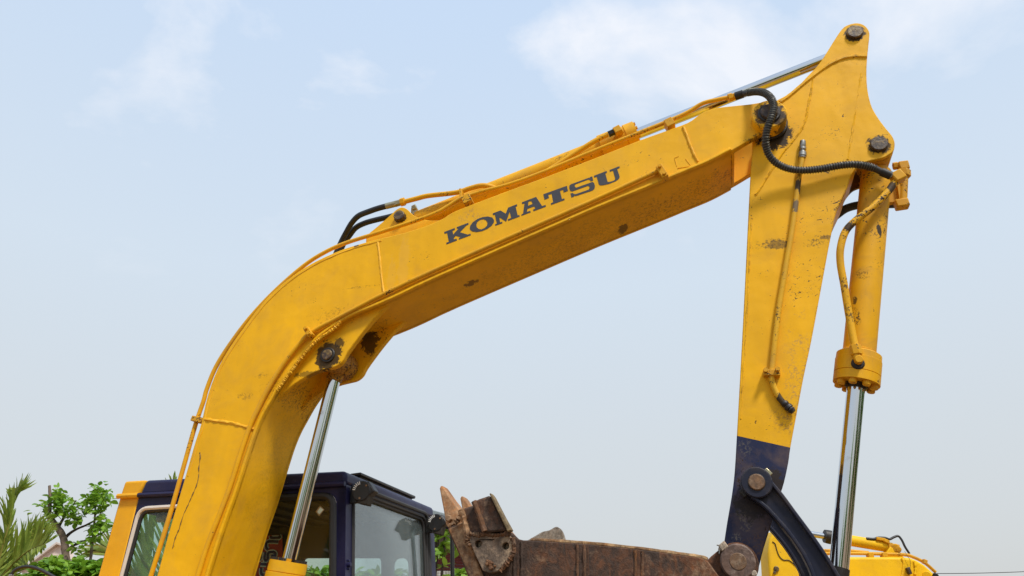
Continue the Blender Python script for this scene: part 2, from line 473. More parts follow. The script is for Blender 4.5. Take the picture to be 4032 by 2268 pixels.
def smooth(pts, n=5):
    pts = [Vector(p) for p in pts]; out = []
    for i in range(len(pts) - 1):
        p0 = pts[i - 1] if i else pts[0] * 2 - pts[1]
        p1, p2 = pts[i], pts[i + 1]
        p3 = pts[i + 2] if i + 2 < len(pts) else p2 * 2 - p1
        for k in range(n):
            t = k / n
            out.append(0.5 * ((2 * p1) + (p2 - p0) * t + (2 * p0 - 5 * p1 + 4 * p2 - p3) * t * t + (3 * p1 - p0 - 3 * p2 + p3) * t ** 3))
    out.append(pts[-1])
    return out
def LP(pix, y): return [L(a, b, y) for a, b in pix]
def LP3(pix): return [L(a, b, c) for a, b, c in pix]
def rounded(pts, r, n=5):
    out = []; k = len(pts)
    for i in range(k):
        p = Vector(pts[i][:2]); a = Vector(pts[i - 1][:2]); b = Vector(pts[(i + 1) % k][:2])
        rr = r[i] if isinstance(r, (list, tuple)) else r
        if rr <= 0: out.append(tuple(p)); continue
        u, v = (a - p), (b - p)
        rr = min(rr, u.length * 0.45, v.length * 0.45)
        s_, e_ = p + u.normalized() * rr, p + v.normalized() * rr
        for j in range(n + 1):
            t = j / n
            q = s_ * (1 - t) ** 2 + p * 2 * t * (1 - t) + e_ * t * t
            out.append((q.x, q.y))
    return out
def hexnut(mb, p0, p1, r): return mb.cyl(p0, p1, r, 6, smooth=False)
def bolt(mb, p, ax, r=0.008, h=0.008):
    ax = Vector(ax).normalized()
    return mb.cyl(Vector(p), Vector(p) + ax * h, r, 6, smooth=False)

# ------------------------------------------------------------------ ground
gk = NB('dusty_ground')
gc = gk.mix(gk.noise(0.35, 8, 0.65), (0.19, 0.115, 0.062), (0.31, 0.20, 0.115))
gk.l(gc, gk.b.inputs['Base Color']); gk.b.inputs['Roughness'].default_value = 0.95
gk.l(gk.bump(gk.noise(6, 6, 0.7), 0.4, 0.05), gk.b.inputs['Normal'])
g = MB(); N = 40; S = 1200
gv = []; gf = []
for i in range(N + 1):
    for j in range(N + 1):
        x = (i / N - 0.5) * 2; y = (j / N - 0.5) * 2
        x = x * abs(x) * S; y = y * abs(y) * S
        gv.append((x, y, random.uniform(-0.02, 0.02)))
for i in range(N):
    for j in range(N):
        a = i * (N + 1) + j
        gf.append([a, a + N + 1, a + N + 2, a + 1])
g.add(gv, gf, True)
ground = tag(g.build('ground', gk.m), 'dusty brown yard ground under the excavators', None, None, 'structure')

# ================================================================== THE EXCAVATOR
exc = empty('excavator', BASE, -YAW)
tag(exc, 'large yellow and navy excavator with its raised boom filling the frame', 'excavator')

NEAR, FAR = -0.17, 0.17
# -------- boom
top_px = [(618, 2268), (668, 2083), (732, 1866), (769, 1738), (790, 1673), (819, 1551), (860, 1444), (910, 1358), (965, 1281), (1031, 1195),
          (1103, 1124), (1180, 1066), (1252, 1024), (1340, 985), (1407, 963), (1493, 940), (1604, 913), (1686, 886), (1742, 861), (1775, 840), (1824, 818),
          (2000, 751), (2144, 698), (2338, 624), (2521, 551), (2618, 516), (2707, 483), (2745, 457), (2777, 437), (2823, 424), (2890, 416), (2950, 410), (2998, 402)]
bot_px = [(3010, 514), (2963, 538), (2901, 575), (2842, 608), (2804, 628), (2765, 646), (2687, 678), (2633, 701), (2532, 743), (2338, 823), (2183, 890), (1716, 1094), (1563, 1166),
          (1488, 1199), (1406, 1232), (1364, 1252), (1302, 1291), (1240, 1340), (1190, 1396), (1157, 1440), (1116, 1497), (1091, 1534), (1062, 1584), (1034, 1634), (1007, 1696),
          (976, 1786), (928, 1935), (880, 2067), (827, 2231), (816, 2268)]
YS = NEAR + 0.014                            # the side plate stands back from the flange edge
top_e = smooth(LP(top_px, YS), 3)
bot_e = smooth(LP(bot_px, NEAR), 3)
ext = Vector((-0.14, 0, -0.62))              # the foot, out of the frame below
top_e = [top_e[0] + ext * 1.5 + Vector((-0.02, 0, 0)), top_e[0] + ext * 0.6] + top_e
bot_e = bot_e + [bot_e[-1] + ext * 0.6, bot_e[-1] + ext * 1.5]
side = top_e + bot_e

pin_tip = L(3029, 447, NEAR - 0.035)
ear_pin = L(1291, 1399, -0.132)
base_pin = L(1577, 856, -0.09)
GREASE = (0.020, 0.013, 0.010)
boom_mat = paint('boom_paint', YELLOW, 0.36, 0.26, seed=0.3, edge=0.6, stains=[
    (ear_pin, (0.075, 0.09, 0.075), GREASE, 0.93, 0.55), (ear_pin + Vector((0.05, 0, 0.055)), (0.030, 0.09, 0.026), GREASE, 0.85, 1.0),
    (L(1240, 1480, -0.1), (0.12, 0.10, 0.018), GREASE, 0.6, 1.0), (L(1462, 1340, 0.07), (0.05, 0.05, 0.075), GREASE, 0.85, 1.0),
    (L(1190, 1570, 0.05), (0.10, 0.3, 0.09), (0.07, 0.03, 0.012), 0.55, 1.3), (L(1400, 1300, 0.03), (0.16, 0.3, 0.06), (0.07, 0.03, 0.012), 0.5, 1.4),
    (pin_tip + Vector((0.01, 0.05, -0.09)), (0.10, 0.09, 0.05), GREASE, 0.65, 1.1), (base_pin, (0.036, 0.02, 0.036), GREASE, 0.95, 0.5),
    (L(1860, 850, YS), (0.07, 0.02, 0.05), (0.30, 0.19, 0.09), 0.45, 1.4), (L(1590, 1030, YS), (0.03, 0.02, 0.14), (0.62, 0.40, 0.16), 0.12, 0.9),
    (L(1540, 1100, YS), (0.025, 0.02, 0.12), (0.62, 0.40, 0.16), 0.10, 0.9), (L(2300, 960, 0.05), (0.75, 0.16, 0.4), (0.10, 0.045, 0.015), 0.33, 1.3), (L(1130, 1800, 0.05), (0.3, 0.16, 0.5), (0.14, 0.06, 0.015), 0.18, 1.3), (L(2700, 740, 0.05), (0.3, 0.16, 0.25), (0.08, 0.035, 0.012), 0.32, 1.3), (L(2455, 910, 0.1), (0.03, 0.05, 0.03), GREASE, 0.75, 0.9),
    (L(1860, 1120, 0.0), (0.05, 0.03, 0.03), GREASE, 0.7, 1.1), (L(2820, 680, 0.0), (0.06, 0.12, 0.05), (0.06, 0.03, 0.015), 0.5, 1.3),
    (L(1420, 1130, YS), (0.10, 0.02, 0.006), GREASE, 0.6, 1.3), (L(960, 1560, YS), (0.05, 0.02, 0.02), (0.10, 0.05, 0.02), 0.55, 1.4),
    (L(1030, 1480, YS), (0.04, 0.02, 0.015), (0.10, 0.05, 0.02), 0.5, 1.4), (L(1402, 968, YS - .004), (0.014, 0.03, 0.014), (0.12, 0.07, 0.04), 0.9, 0.3)])
b = MB()
b.plate(side, YS, YS + 0.016)
b.plate([Vector((p[0], 0, p[2])) for p in side], FAR - 0.030, FAR - 0.014)
n_end = len([1 for p in top_e]) - 1
i_fork_t = min(range(len(top_e)), key=lambda i: (top_e[i] - L(2850, 421, YS)).length)
i_fork_b = min(range(len(bot_e)), key=lambda i: (bot_e[i] - L(2890, 581, NEAR)).length)
b.strip(top_e[:i_fork_t + 1], -0.014, YS + 0.003, FAR - 0.017)
b.strip(bot_e[i_fork_b:], -0.014, NEAR, FAR)
# fork cheeks: thicker plates past the box, and the end plate that closes the box between them
fork_t = [p for p in top_e[i_fork_t - 4:]]; fork_b = [p for p in bot_e[:i_fork_b + 3]]
b.plate(fork_t + fork_b, YS + 0.015, NEAR + 0.045)
b.plate(fork_t + fork_b, FAR - 0.045, FAR - 0.029)
e0, e1 = top_e[i_fork_t], bot_e[i_fork_b]
mid_ = (e0 + e1) / 2 + Vector((-0.02, 0, 0.0))
arc = smooth([e0 + Vector((0.0, 0, 0.0)), e0 * .75 + e1 * .25 + Vector((-0.015, 0, 0)), mid_, e0 * .25 + e1 * .75 + Vector((-0.012, 0, 0.0)), e1], 5)
b.strip(arc, 0.014, NEAR + 0.02, FAR - 0.02)
# curved cross tube joining the cheeks
boom = b.build('boom', boom_mat, exc, 0.004)

# cylinder ears under the bend
ear_px = [(1563, 1168), (1525, 1204), (1488, 1238), (1439, 1294), (1397, 1348), (1364, 1394), (1348, 1423), (1323, 1443), (1290, 1452), (1240, 1466), (1182, 1497), (1136, 1530), (1095, 1568), (1054, 1608)]
EY = -0.132
ear = smooth(LP(ear_px, EY), 3)
inner = [L(1062, 1582, EY) + Vector((-0.03, 0, 0.02)), L(1116, 1490, EY) + Vector((-0.03, 0, 0.03)), L(1190, 1390, EY) + Vector((-0.03, 0, 0.03)), L(1302, 1284, EY) + Vector((-0.03, 0, 0.04)), L(1406, 1225, EY) + Vector((-0.02, 0, 0.04)), L(1530, 1165, EY) + Vector((0, 0, 0.03))]
e = MB(); e.plate(ear + inner, EY, EY + 0.030); e.build('cylinder_ear', boom_mat, boom, 0.004)
e = MB(); e.plate(ear + inner, 0.066, 0.096); e.build('cylinder_ear', boom_mat, boom, 0.004)
e = MB(); e.disc(ear_pin, EY - 0.008, -0.09, 0.036); e.build('pin', M['grease'], boom)
e = MB(); e.disc(ear_pin, EY - 0.015, -0.10, 0.025); e.build('pin', M['pin'], boom)
e = MB(); e.disc(ear_pin, 0.05, 0.108, 0.034); e.build('pin', M['grease'], boom)
# lumpy weld along the ear
def bead(pix, y, r, name, mat, parent, jit=0.35, step=3, seg=7):
    pts = smooth(LP(pix, y), step)
    m = MB(); m.tube(pts, r, seg, jit); return m.build(name, mat, parent)
weld_mat = paint('weld_paint', (0.80, 0.42, 0.02), 0.5, 0.3, seed=70)
bead([(1342, 1268), (1325, 1285), (1302, 1304), (1270, 1325), (1240, 1350), (1215, 1376), (1190, 1405), (1170, 1430), (1157, 1450), (1135, 1478), (1116, 1505), (1091, 1537)], -0.163, 0.0075, 'weld_bead', weld_mat, boom, 0.28, 14, 9)
bead([(1488, 954), (1494, 1000), (1499, 1050), (1504, 1100), (1511, 1150)], YS + 0.002, 0.006, 'weld_bead', weld_mat, boom, 0.15, 6)
bead([(806, 1650), (850, 1657), (900, 1664), (950, 1675), (1003, 1690)], YS + 0.002, 0.007, 'weld_bead', weld_mat, boom, 0.18, 6)
bead([(2690, 500), (2703, 530), (2718, 570), (2732, 605), (2748, 635)], YS - 0.002, 0.005, 'weld_bead', weld_mat, boom, 0.2, 6)
m = MB()
m.tube(smooth(LP([(p[0] + 10, p[1] + 8) for p in top_px[2:16]], YS + 0.0015), 4), 0.0045, 7, 0.15)
m.build('weld_bead', weld_mat, boom)
# raised patch of the old welding and the long paint crack at the foot
m = MB()
for a, c in (((2656, 622), (2672, 615)), ((2657, 625), (2665, 655)), ((2700, 625), (2718, 650)), ((2668, 662), (2715, 655))):
    m.tube([L(a[0], a[1], YS - .001), L(c[0], c[1], YS - .0002)], 0.0018, 6)
m.build('weld_mark', weld_mat, boom)
m = MB()
m.tube(smooth(LP([(787, 1782), (789, 1800), (784, 1835), (783, 1870), (775, 1908), (758, 1950), (740, 1990), (722, 2030), (705, 2085), (690, 2120), (680, 2160)], YS + 0.0005), 5), [0.0015 + 0.002 * random.random() for _ in range(51)], 6, 0.3)
m.build('paint_crack', plain('cracked_paint', (0.16, 0.09, 0.02), 0.7), boom)

# arm-cylinder bracket on the boom's back
br = smooth(LP([(1440, 955), (1446, 926), (1490, 888), (1532, 851), (1565, 822), (1587, 816), (1606, 826), (1623, 843), (1645, 856), (1672, 864), (1710, 868), (1770, 862)], -0.09), 3) + [L(1780, 910, -0.09), L(1440, 990, -0.09)]
m = MB(); m.plate(br, -0.09, -0.066); m.build('cylinder_bracket', boom_mat, boom, 0.003)
m = MB(); m.plate(br, 0.066, 0.09); m.build('cylinder_bracket', boom_mat, boom, 0.003)
m = MB(); m.disc(base_pin, -0.116, 0.10, 0.027); m.build('pin', M['pin'], boom)
# fork boss and main pin
boss_mat = (paint('boss_paint', YELLOW, 1.3, 0.8, seed=80, stains=[(pin_tip, (0.068, 0.2, 0.068), (0.05, 0.03, 0.02), 0.9, 0.75), (pin_tip + Vector((0.03, 0, -0.03)), (0.05, 0.2, 0.05), (0.03, 0.02, 0.015), 0.8, 0.8)]))
for y0_, y1_ in ((NEAR - 0.035, NEAR + 0.04), (FAR - 0.04, FAR + 0.035)):
    m = MB(); m.disc(pin_tip, y0_, y1_, 0.073, 48, 0.005); m.build('fork_boss', boss_mat, boom)
m = MB(); m.disc(pin_tip, NEAR - 0.043, NEAR + 0.02, 0.047); m.build('pin', M['grease'], boom)
m = MB(); m.disc(pin_tip, NEAR - 0.056, FAR + 0.05, 0.036); m.build('pin', M['pin'], boom)

# lettering
def zl(pts, ox, oy): return [(ox + x / 7.1556, oy + y / 7.1556) for x, y in pts]
A1, A2 = (1740, 780), (2090, 640)
letters = [
 ([(68,955),(360,845),(368,893),(300,925),(318,1030),(475,855),(425,860),(420,820),(745,697),(752,745),(695,770),(508,965),(730,1030),(808,1003),(812,1048),(482,1170),(478,1130),(535,1100),(390,1065),(335,1125),(338,1165),(418,1145),(422,1195),(130,1305),(125,1258),(200,1235),(150,985),(75,1005)], [], A1),
 ([(788,850),(800,780),(870,685),(1000,592),(1150,537),(1300,520),(1420,550),(1470,620),(1465,690),(1400,780),(1280,870),(1130,932),(970,958),(850,937),(800,895)],
  [[(970,750),(1000,670),(1080,612),(1170,597),(1250,630),(1288,700),(1270,780),(1200,848),(1110,885),(1030,870),(982,820)]], A1),
 ([(1435,432),(1650,350),(1800,440),(1868,270),(2112,175),(2122,225),(2078,245),(2135,490),(2185,475),(2193,520),(1870,640),(1860,598),(1955,560),(1912,380),(1812,665),(1618,540),(1640,690),(1700,665),(1705,710),(1507,780),(1500,738),(1550,720),(1495,470),(1440,478)], [], A1),
 ([(-246,1120),(150,970),(320,1230),(418,1195),(425,1245),(80,1372),(68,1325),(130,1300),(100,1237),(-90,1302),(-115,1394),(-14,1360),(-2,1404),(-256,1499),(-264,1467),(-215,1442),(-175,1152),(-238,1170)],
  [[(-65,1102),(16,1087),(58,1167),(-80,1222)]], A2),
 ([(355,895),(1015,658),(1048,800),(930,848),(912,770),(822,800),(878,1030),(945,1012),(955,1055),(575,1195),(568,1150),(635,1118),(590,885),(495,910),(512,1000),(390,1050)], [], A2),
 ([(1732,390),(1758,510),(1688,530),(1672,495),(1620,480),(1270,610),(1238,640),(1240,680),(1280,710),(1740,548),(1785,580),(1808,660),(1795,740),(1740,790),(1270,945),(1222,935),(1215,965),(1148,988),(1120,875),(1192,858),(1205,885),(1260,895),(1620,770),(1655,735),(1655,690),(1620,655),(1160,818),(1110,790),(1085,720),(1090,650),(1130,615),(1640,430),(1665,440),(1665,415)], [], A2),
 ([(1778,375),(2135,240),(2145,285),(2100,310),(2165,545),(2215,550),(2310,525),(2370,490),(2380,450),(2318,230),(2232,262),(2222,212),(2495,105),(2508,150),(2435,185),(2505,400),(2480,465),(2400,525),(2200,605),(2050,638),(1960,645),(1920,620),(1860,405),(1790,422)], [], A2)]
for outer, holes, o_ in letters:
    m = MB(); m.plate(LP(zl(outer, *o_), YS), YS - 0.0012, YS + 0.002, [LP(zl(h, *o_), YS) for h in holes])
    m.build('letter', M['letter'], boom)

# pipes along the boom
def pipe(name, pix3, r, mat, parent, n=6, seg=12):
    m = MB(); m.tube(smooth(LP3(pix3), n), r, seg); return m.build(name, mat, parent)
yp = YS - 0.015
pipe('pipe', [(a, c, yp) for a, c in [(2598, 670), (2570, 682), (2337, 789), (1988, 942), (1678, 1079), (1500, 1163), (1362, 1235), (1230, 1306), (1180, 1353), (1131, 1413), (1086, 1480), (1048, 1546), (1015, 1612), (986, 1675), (954, 1765), (907, 1913), (859, 2040), (817, 2146), (779, 2268), (730, 2420)]], 0.0104, M['yellow_pipe'], boom)
pipe('pipe', [(a, c, -0.125) for a, c in [(545, 2420), (594, 2268), (668, 2030), (721, 1845), (769, 1675), (801, 1580), (815, 1530), (849, 1447), (904, 1358), (987, 1248), (1086, 1143), (1197, 1046), (1280, 993), (1362, 957), (1479, 920), (1548, 898), (1631, 871), (1714, 840), (1755, 818), (1797, 791), (1824, 778), (1907, 752), (2000, 728), (2144, 676), (2338, 595), (2532, 517), (2625, 480), (2707, 443), (2765, 408), (2823, 393), (2885, 381)]], 0.0100, M['yellow_pipe'], boom)
pipe('pipe', [(1590, 795, -0.07), (1640, 782, -0.07), (1686, 771, -0.07), (1797, 758, -0.07), (1852, 741, -0.07), (1893, 731, -0.07), (1925, 733, -0.06), (1960, 745, -0.03)], 0.0125, M['yellow_pipe'], boom)
pipe('pipe', [(2130, 690, -0.10), (2229, 627, -0.10), (2322, 567, -0.10), (2361, 545, -0.095), (2392, 530, -0.09)], 0.0125, M['yellow_pipe'], boom)
def clamp(px, py, y, w, h, d, up=None, mat=M['yellow_worn'], parent=boom, name='pipe_clamp', bolts=True):
    c = L(px, py, y); up = Vector(up or (0, 0, 1)).normalized(); rt = Vector((up.z, 0, -up.x))
    m = MB(); m.box(c, rt * w, Vector((0, d, 0)), up * h)
    o = m.build(name, mat, parent, 0.002)
    if bolts:
        for s_ in (-1, 1):
            m = MB(); bolt(m, c + up * h * s_ * 0.62 + Vector((0, -d, 0)), (0, -1, 0), 0.008, 0.014); m.build('bolt', mat, parent)
    return o
upv = Vector((-0.37, 0, 0.93))
clamp(2608, 682, yp - 0.004, 0.014, 0.034, 0.022, upv)
clamp(1221, 1312, yp - 0.004, 0.012, 0.026, 0.022, (-0.6, 0, 0.8))
clamp(1843, 793, -0.135, 0.021, 0.022, 0.03, upv, bolts=False)
clamp(2637, 494, -0.135, 0.019, 0.021, 0.03, upv, bolts=False)
clamp(1818, 770, -0.09, 0.006, 0.03, 0.02, (-0.1, 0, 1), bolts=False)
clamp(786, 1655, -0.125, 0.030, 0.012, 0.024, (0.25, 0, 1), bolts=False)
# fittings and hoses on the boom's back
m = MB(); hexnut(m, L(1578, 797, -0.07), L(1594, 793, -0.07), 0.022); m.build('nut', M['yellow_pipe'], boom, 0.001)
m = MB(); hexnut(m, L(1556, 803, -0.07), L(1577, 797, -0.07), 0.017); m.cyl(L(1520, 812, -0.07), L(1560, 802, -0.07), 0.0155); m.build('hose_fitting', M['brass'], boom)
pipe('hose', [(1524, 811, -0.07), (1490, 820, -0.07), (1455, 832, -0.06), (1412, 850, -0.03), (1385, 878, 0.0), (1365, 912, 0.03), (1345, 950, 0.05), (1318, 1010, 0.06)], 0.0145, M['rubber'], boom)
pipe('hose', [(1560, 846, 0.03), (1532, 854, 0.03), (1480, 866, 0.03), (1438, 878, 0.03), (1402, 896, 0.05), (1378, 925, 0.07), (1350, 965, 0.08), (1330, 1020, 0.08)], 0.0145, M['rubber'], boom)
m = MB(); hexnut(m, L(1625, 822, -0.03), L(1640, 815, -0.03), 0.018); m.box(L(1632, 835, -0.02), (0.014, 0, 0), (0, 0.014, 0), (0, 0, 0.022)); m.build('port_fitting', M['brass'], boom, 0.002)

# -------- arm cylinder on the boom
def cl_y(x): return 393 - 0.394 * (x - 2850)
def AC(x): return L(x, cl_y(x), 0)
cyl_mat = paint('cylinder_paint', (0.78, 0.40, 0.007), 0.8, 0.5, seed=90)
m = MB(); d1 = (AC(2370) - AC(1640)).length
m.lathe(AC(1640), AC(2370), [(0, 0.036), (0.01, 0.0455), (d1, 0.0455)])
m.disc(Vector((base_pin.x, 0, base_pin.z)), -0.06, 0.06, 0.05); m.cyl(Vector((base_pin.x, 0, base_pin.z)), AC(1660), 0.036)
armcyl = m.build('arm_cylinder', cyl_mat, exc)
m = MB(); d2 = (AC(2506) - AC(2366)).length
m.lathe(AC(2366), AC(2506), [(0, 0.046), (0.0, 0.063), (d2 * 0.68, 0.063), (d2 * 0.69, 0.060), (d2 * 0.71, 0.060), (d2 * 0.72, 0.065), (d2, 0.065), (d2, 0.03)])
m.build('gland', cyl_mat, armcyl)
m = MB(); m.cyl(AC(2500), AC(3345), 0.0265, 32); m.build('rod', M['chrome'], armcyl)
ax_ = (AC(2506) - AC(2366)).normalized()
for k_ in range(8):
    a = 2 * math.pi * k_ / 8; u = ax_.orthogonal().normalized(); w_ = ax_.cross(u)
    m = MB(); bolt(m, AC(2504) + (u * math.cos(a) + w_ * math.sin(a)) * 0.05, ax_, 0.009, 0.012); m.build('bolt', M['yellow_worn'], armcyl)
m = MB(); hexnut(m, L(2444, 523, -0.045), L(2438, 515, -0.085), 0.019); m.box(L(2432, 514, -0.095), (0.016, 0, 0.007), (0, 0.016, 0), (-0.007, 0, 0.016)); m.build('port_elbow', M['yellow_worn'], armcyl, 0.003)
m = MB(); hexnut(m, L(2396, 529, -0.09), L(2418, 519, -0.093), 0.016); m.build('nut', M['grease'], armcyl)
top_pin = L(3366, 130, -0.112)
m = MB(); m.disc(Vector((top_pin.x, 0, top_pin.z)), -0.07, 0.07, 0.055); m.build('rod_eye', M['grease'], armcyl)

# -------- stick
SN, SF = -0.110, 0.110
left_px = [(3058, 395), (3120, 359), (3178, 301), (3227, 248), (3265, 190), (3290, 150), (3316, 113)]
ear1 = [(3340, 97), (3376, 90), (3405, 100), (3422, 122), (3423, 145)]
right_px = [(3419, 185), (3413, 253), (3413, 320), (3420, 374), (3434, 422), (3459, 465), (3488, 504), (3512, 533), (3522, 555), (3523, 575), (3518, 594), (3502, 609), (3478, 621), (3439, 630), (3396, 643), (3372, 662),
            (3350, 694), (3336, 740), (3314, 785), (3290, 843), (3276, 909), (3261, 984), (3240, 1098), (3195, 1340), (3164, 1485), (3135, 1640), (3112, 1763), (3104, 1821), (3087, 1900), (3068, 1960), (3046, 2034), (3006, 2162), (2990, 2225)]
low_px = [(2975, 2262), (2950, 2290), (2915, 2300), (2880, 2292), (2856, 2265), (2846, 2230), (2847, 2180)]
lft_px = [(2851, 2140), (2863, 2059), (2882, 1948), (2893, 1855), (2901, 1722), (2905, 1650), (2922, 1340), (2936, 1064), (2953, 719), (2961, 605), (2963, 550), (2975, 470)]
ol = smooth(LP(left_px + ear1 + right_px + low_px + lft_px, SN), 3)
buck_pin = L(3460, 570, SN - 0.002)
link_pin = L(2978, 1906, -0.155)
foot_pin = L(2906, 2211, -0.205)
p_a, p_b = L(2903, 1716, SN), L(3115, 1763, SN)
nrm = Vector(((p_b - p_a).z, 0, -(p_b - p_a).x)).normalized()
stick_stains = [
    (top_pin, (0.052, 0.03, 0.052), GREASE, 0.95, 0.45), (buck_pin, (0.055, 0.03, 0.055), GREASE, 0.95, 0.55),
    (Vector((pin_tip.x + 0.02, SN, pin_tip.z - 0.045)), (0.082, 0.05, 0.088), GREASE, 0.97, 0.6),
    (L(3060, 962, SN), (0.048, 0.02, 0.022), (0.05, 0.04, 0.03), 0.6, 0.9), (L(3040, 958, SN), (0.085, 0.02, 0.026), (0.07, 0.05, 0.025), 0.75, 1.3),
    (L(3215, 950, SN), (0.06, 0.02, 0.028), (0.07, 0.05, 0.025), 0.8, 1.3), (L(3250, 935, SN), (0.03, 0.02, 0.01), (0.07, 0.05, 0.03), 0.6, 0.9),
    (L(3330, 690, 0.04), (0.10, 0.11, 0.09), (0.025, 0.015, 0.012), 0.85, 0.5), (L(3210, 1600, SN), (0.10, 0.3, 0.35), (0.30, 0.19, 0.10), 0.55, 1.2),
    (L(3100, 1650, SN), (0.06, 0.02, 0.07), (0.25, 0.14, 0.05), 0.6, 1.4), (L(3400, 560, 0.0), (0.05, 0.09, 0.10), (0.05, 0.03, 0.02), 0.5, 1.1),
    (Vector((link_pin.x + 0.05, SN, link_pin.z + 0.01)), (0.07, 0.02, 0.05), (0.035, 0.025, 0.02), 0.9, 0.9),
    (L(2935, 1760, SN), (0.03, 0.02, 0.045), (0.16, 0.14, 0.11), 0.5, 1.9), (L(2930, 2030, SN), (0.035, 0.02, 0.06), (0.20, 0.17, 0.13), 0.55, 1.9),
    (L(2900, 2120, SN), (0.02, 0.02, 0.03), (0.22, 0.19, 0.15), 0.6, 1.8), (L(2970, 2150, SN), (0.05, 0.02, 0.05), (0.13, 0.065, 0.03), 0.5, 1.9),
    (L(2960, 1990, SN), (0.07, 0.02, 0.06), (0.02, 0.017, 0.016), 0.75, 0.9), (L(3040, 2120, 0.02), (0.06, 0.1, 0.2), (0.045, 0.034, 0.028), 0.95, 0.3),
    (L(3105, 1850, 0.0), (0.045, 0.1, 0.16), (0.075, 0.05, 0.035), 0.85, 0.3)]
if nrm.z > 0: nrm = -nrm
stick_mat = paint('stick_paint', YELLOW, 0.48, 0.26, seed=2.2, edge=0.75, split=(nrm, p_a.dot(nrm), (0.020, 0.026, 0.070), (0.030, 0.036, 0.075)), stains=stick_stains)
s_ = MB()
s_.plate(ol, SN, SN + 0.02)
s_.plate(ol, SF - 0.02, SF)
lft = smooth(LP(lft_px[:-1], SN), 3); rgt = smooth(LP(right_px[15:], SN), 3)
s_.strip(lft, -0.014, SN + 0.003, SF - 0.003)
s_.strip(rgt, -0.014, SN + 0.003, SF - 0.003)
# closing sheets of the upper box, inside the ears
up_l = smooth(LP([(2990, 470), (3065, 400), (3125, 362), (3182, 305), (3215, 272)], SN), 3)
s_.strip(up_l, -0.012, SN + 0.01, SF - 0.01)
stick = s_.build('stick', stick_mat, exc, 0.0035)
bead([(3072, 404), (3120, 368), (3170, 325), (3207, 296), (3235, 275), (3261, 258), (3285, 245), (3309, 234), (3333, 227), (3357, 224), (3385, 223), (3414, 224)], SN + 0.002, 0.010, 'weld_bead', stick_mat, stick, 0.06, 4)
bead([(3200, 315), (3196, 350), (3190, 380), (3183, 412), (3178, 445), (3171, 475), (3158, 505), (3140, 533), (3118, 562), (3092, 591), (3068, 625), (3043, 663), (3020, 700), (2995, 741), (2975, 768)], SN + 0.002, 0.0058, 'weld_bead', stick_mat, stick, 0.2, 4)
bead([(3391, 291), (3382, 350), (3372, 420), (3362, 480), (3352, 543), (3338, 630)], SN + 0.0035, 0.0055, 'weld_bead', stick_mat, stick, 0.2, 5)
bead([(p[0] + 13, p[1]) for p in [(2903, 1650), (2922, 1340), (2936, 1064), (2947, 860)]], SN + 0.003, 0.005, 'weld_bead', stick_mat, stick, 0.2, 12)
m = MB(); m.disc(top_pin, SN - 0.016, SF + 0.02, 0.034); m.build('pin', M['pin'], stick)
m = MB(); m.disc(buck_pin, SN - 0.016, SF + 0.02, 0.034); m.build('pin', M['pin'], stick)
for y0_, y1_ in ((NEAR + 0.036, SN + 0.002), (SF - 0.002, FAR - 0.036)):
    m = MB(); m.disc(pin_tip, y0_, y1_, 0.080 if y0_ < 0 else 0.055); m.build('hub_washer', M['grease'], stick)
# the test pipe on the stick's flank
ps = SN - 0.013
pipe('pipe', [(a, c, ps) for a, c in [(3158, 600), (3156, 640), (3147, 691), (3123, 878), (3092, 1064), (3064, 1236), (3040, 1450), (3037, 1480), (3044, 1515), (3064, 1560), (3092, 1595)]], 0.0112, paint('stick_pipe_paint', (0.72, 0.40, 0.02), 1.2, 0.6, seed=57, chipcol=(0.05, 0.035, 0.025), stains=[(L(3143, 730, ps), (0.02, 0.03, 0.055), (0.035, 0.03, 0.027), 0.95, 0.8), (L(3132, 815, ps), (0.02, 0.03, 0.04), (0.12, 0.11, 0.10), 0.85, 1.0), (L(3085, 1575, ps), (0.03, 0.03, 0.03), (0.03, 0.025, 0.02), 0.95, 0.7)]), stick)
m = MB(); pa, pb = L(3159, 622, ps), L(3161, 556, ps); ln = (pb - pa).length
m.lathe(pa, pb, [(0, 0.014), (0.008, 0.014), (0.008, 0.017), (0.026, 0.017), (0.028, 0.011), (0.040, 0.010), (0.042, 0.015), (0.052, 0.015), (0.054, 0.010), (0.062, 0.014), (ln, 0.012)], 16)
m.build('coupling', M['steel'], stick)
m = MB(); pa, pb = L(3085, 1585, ps), L(3124, 1622, ps - 0.004); ln = (pb - pa).length
m.lathe(pa, pb, [(0, 0.013), (0.006, 0.015), (0.012, 0.014), (0.016, 0.012), (0.02, 0.016), (0.03, 0.016), (0.032, 0.012), (0.038, 0.014), (ln, 0.010)], 14)
m.build('coupling', M['grease'], stick)
c = L(3038, 1470, ps); m = MB(); m.box(c, (0.030, 0, -0.003), (0, 0.016, 0), (0.001, 0, 0.012)); m.build('pipe_clamp', M['yellow_worn'], stick, 0.002)
for dx in (-0.021, 0.021):
    m = MB(); m.cyl(c + Vector((dx, -0.016, 0.006)), c + Vector((dx, -0.034, 0.006)), 0.0085, 12); m.build('bolt', M['yellow_worn'], stick)

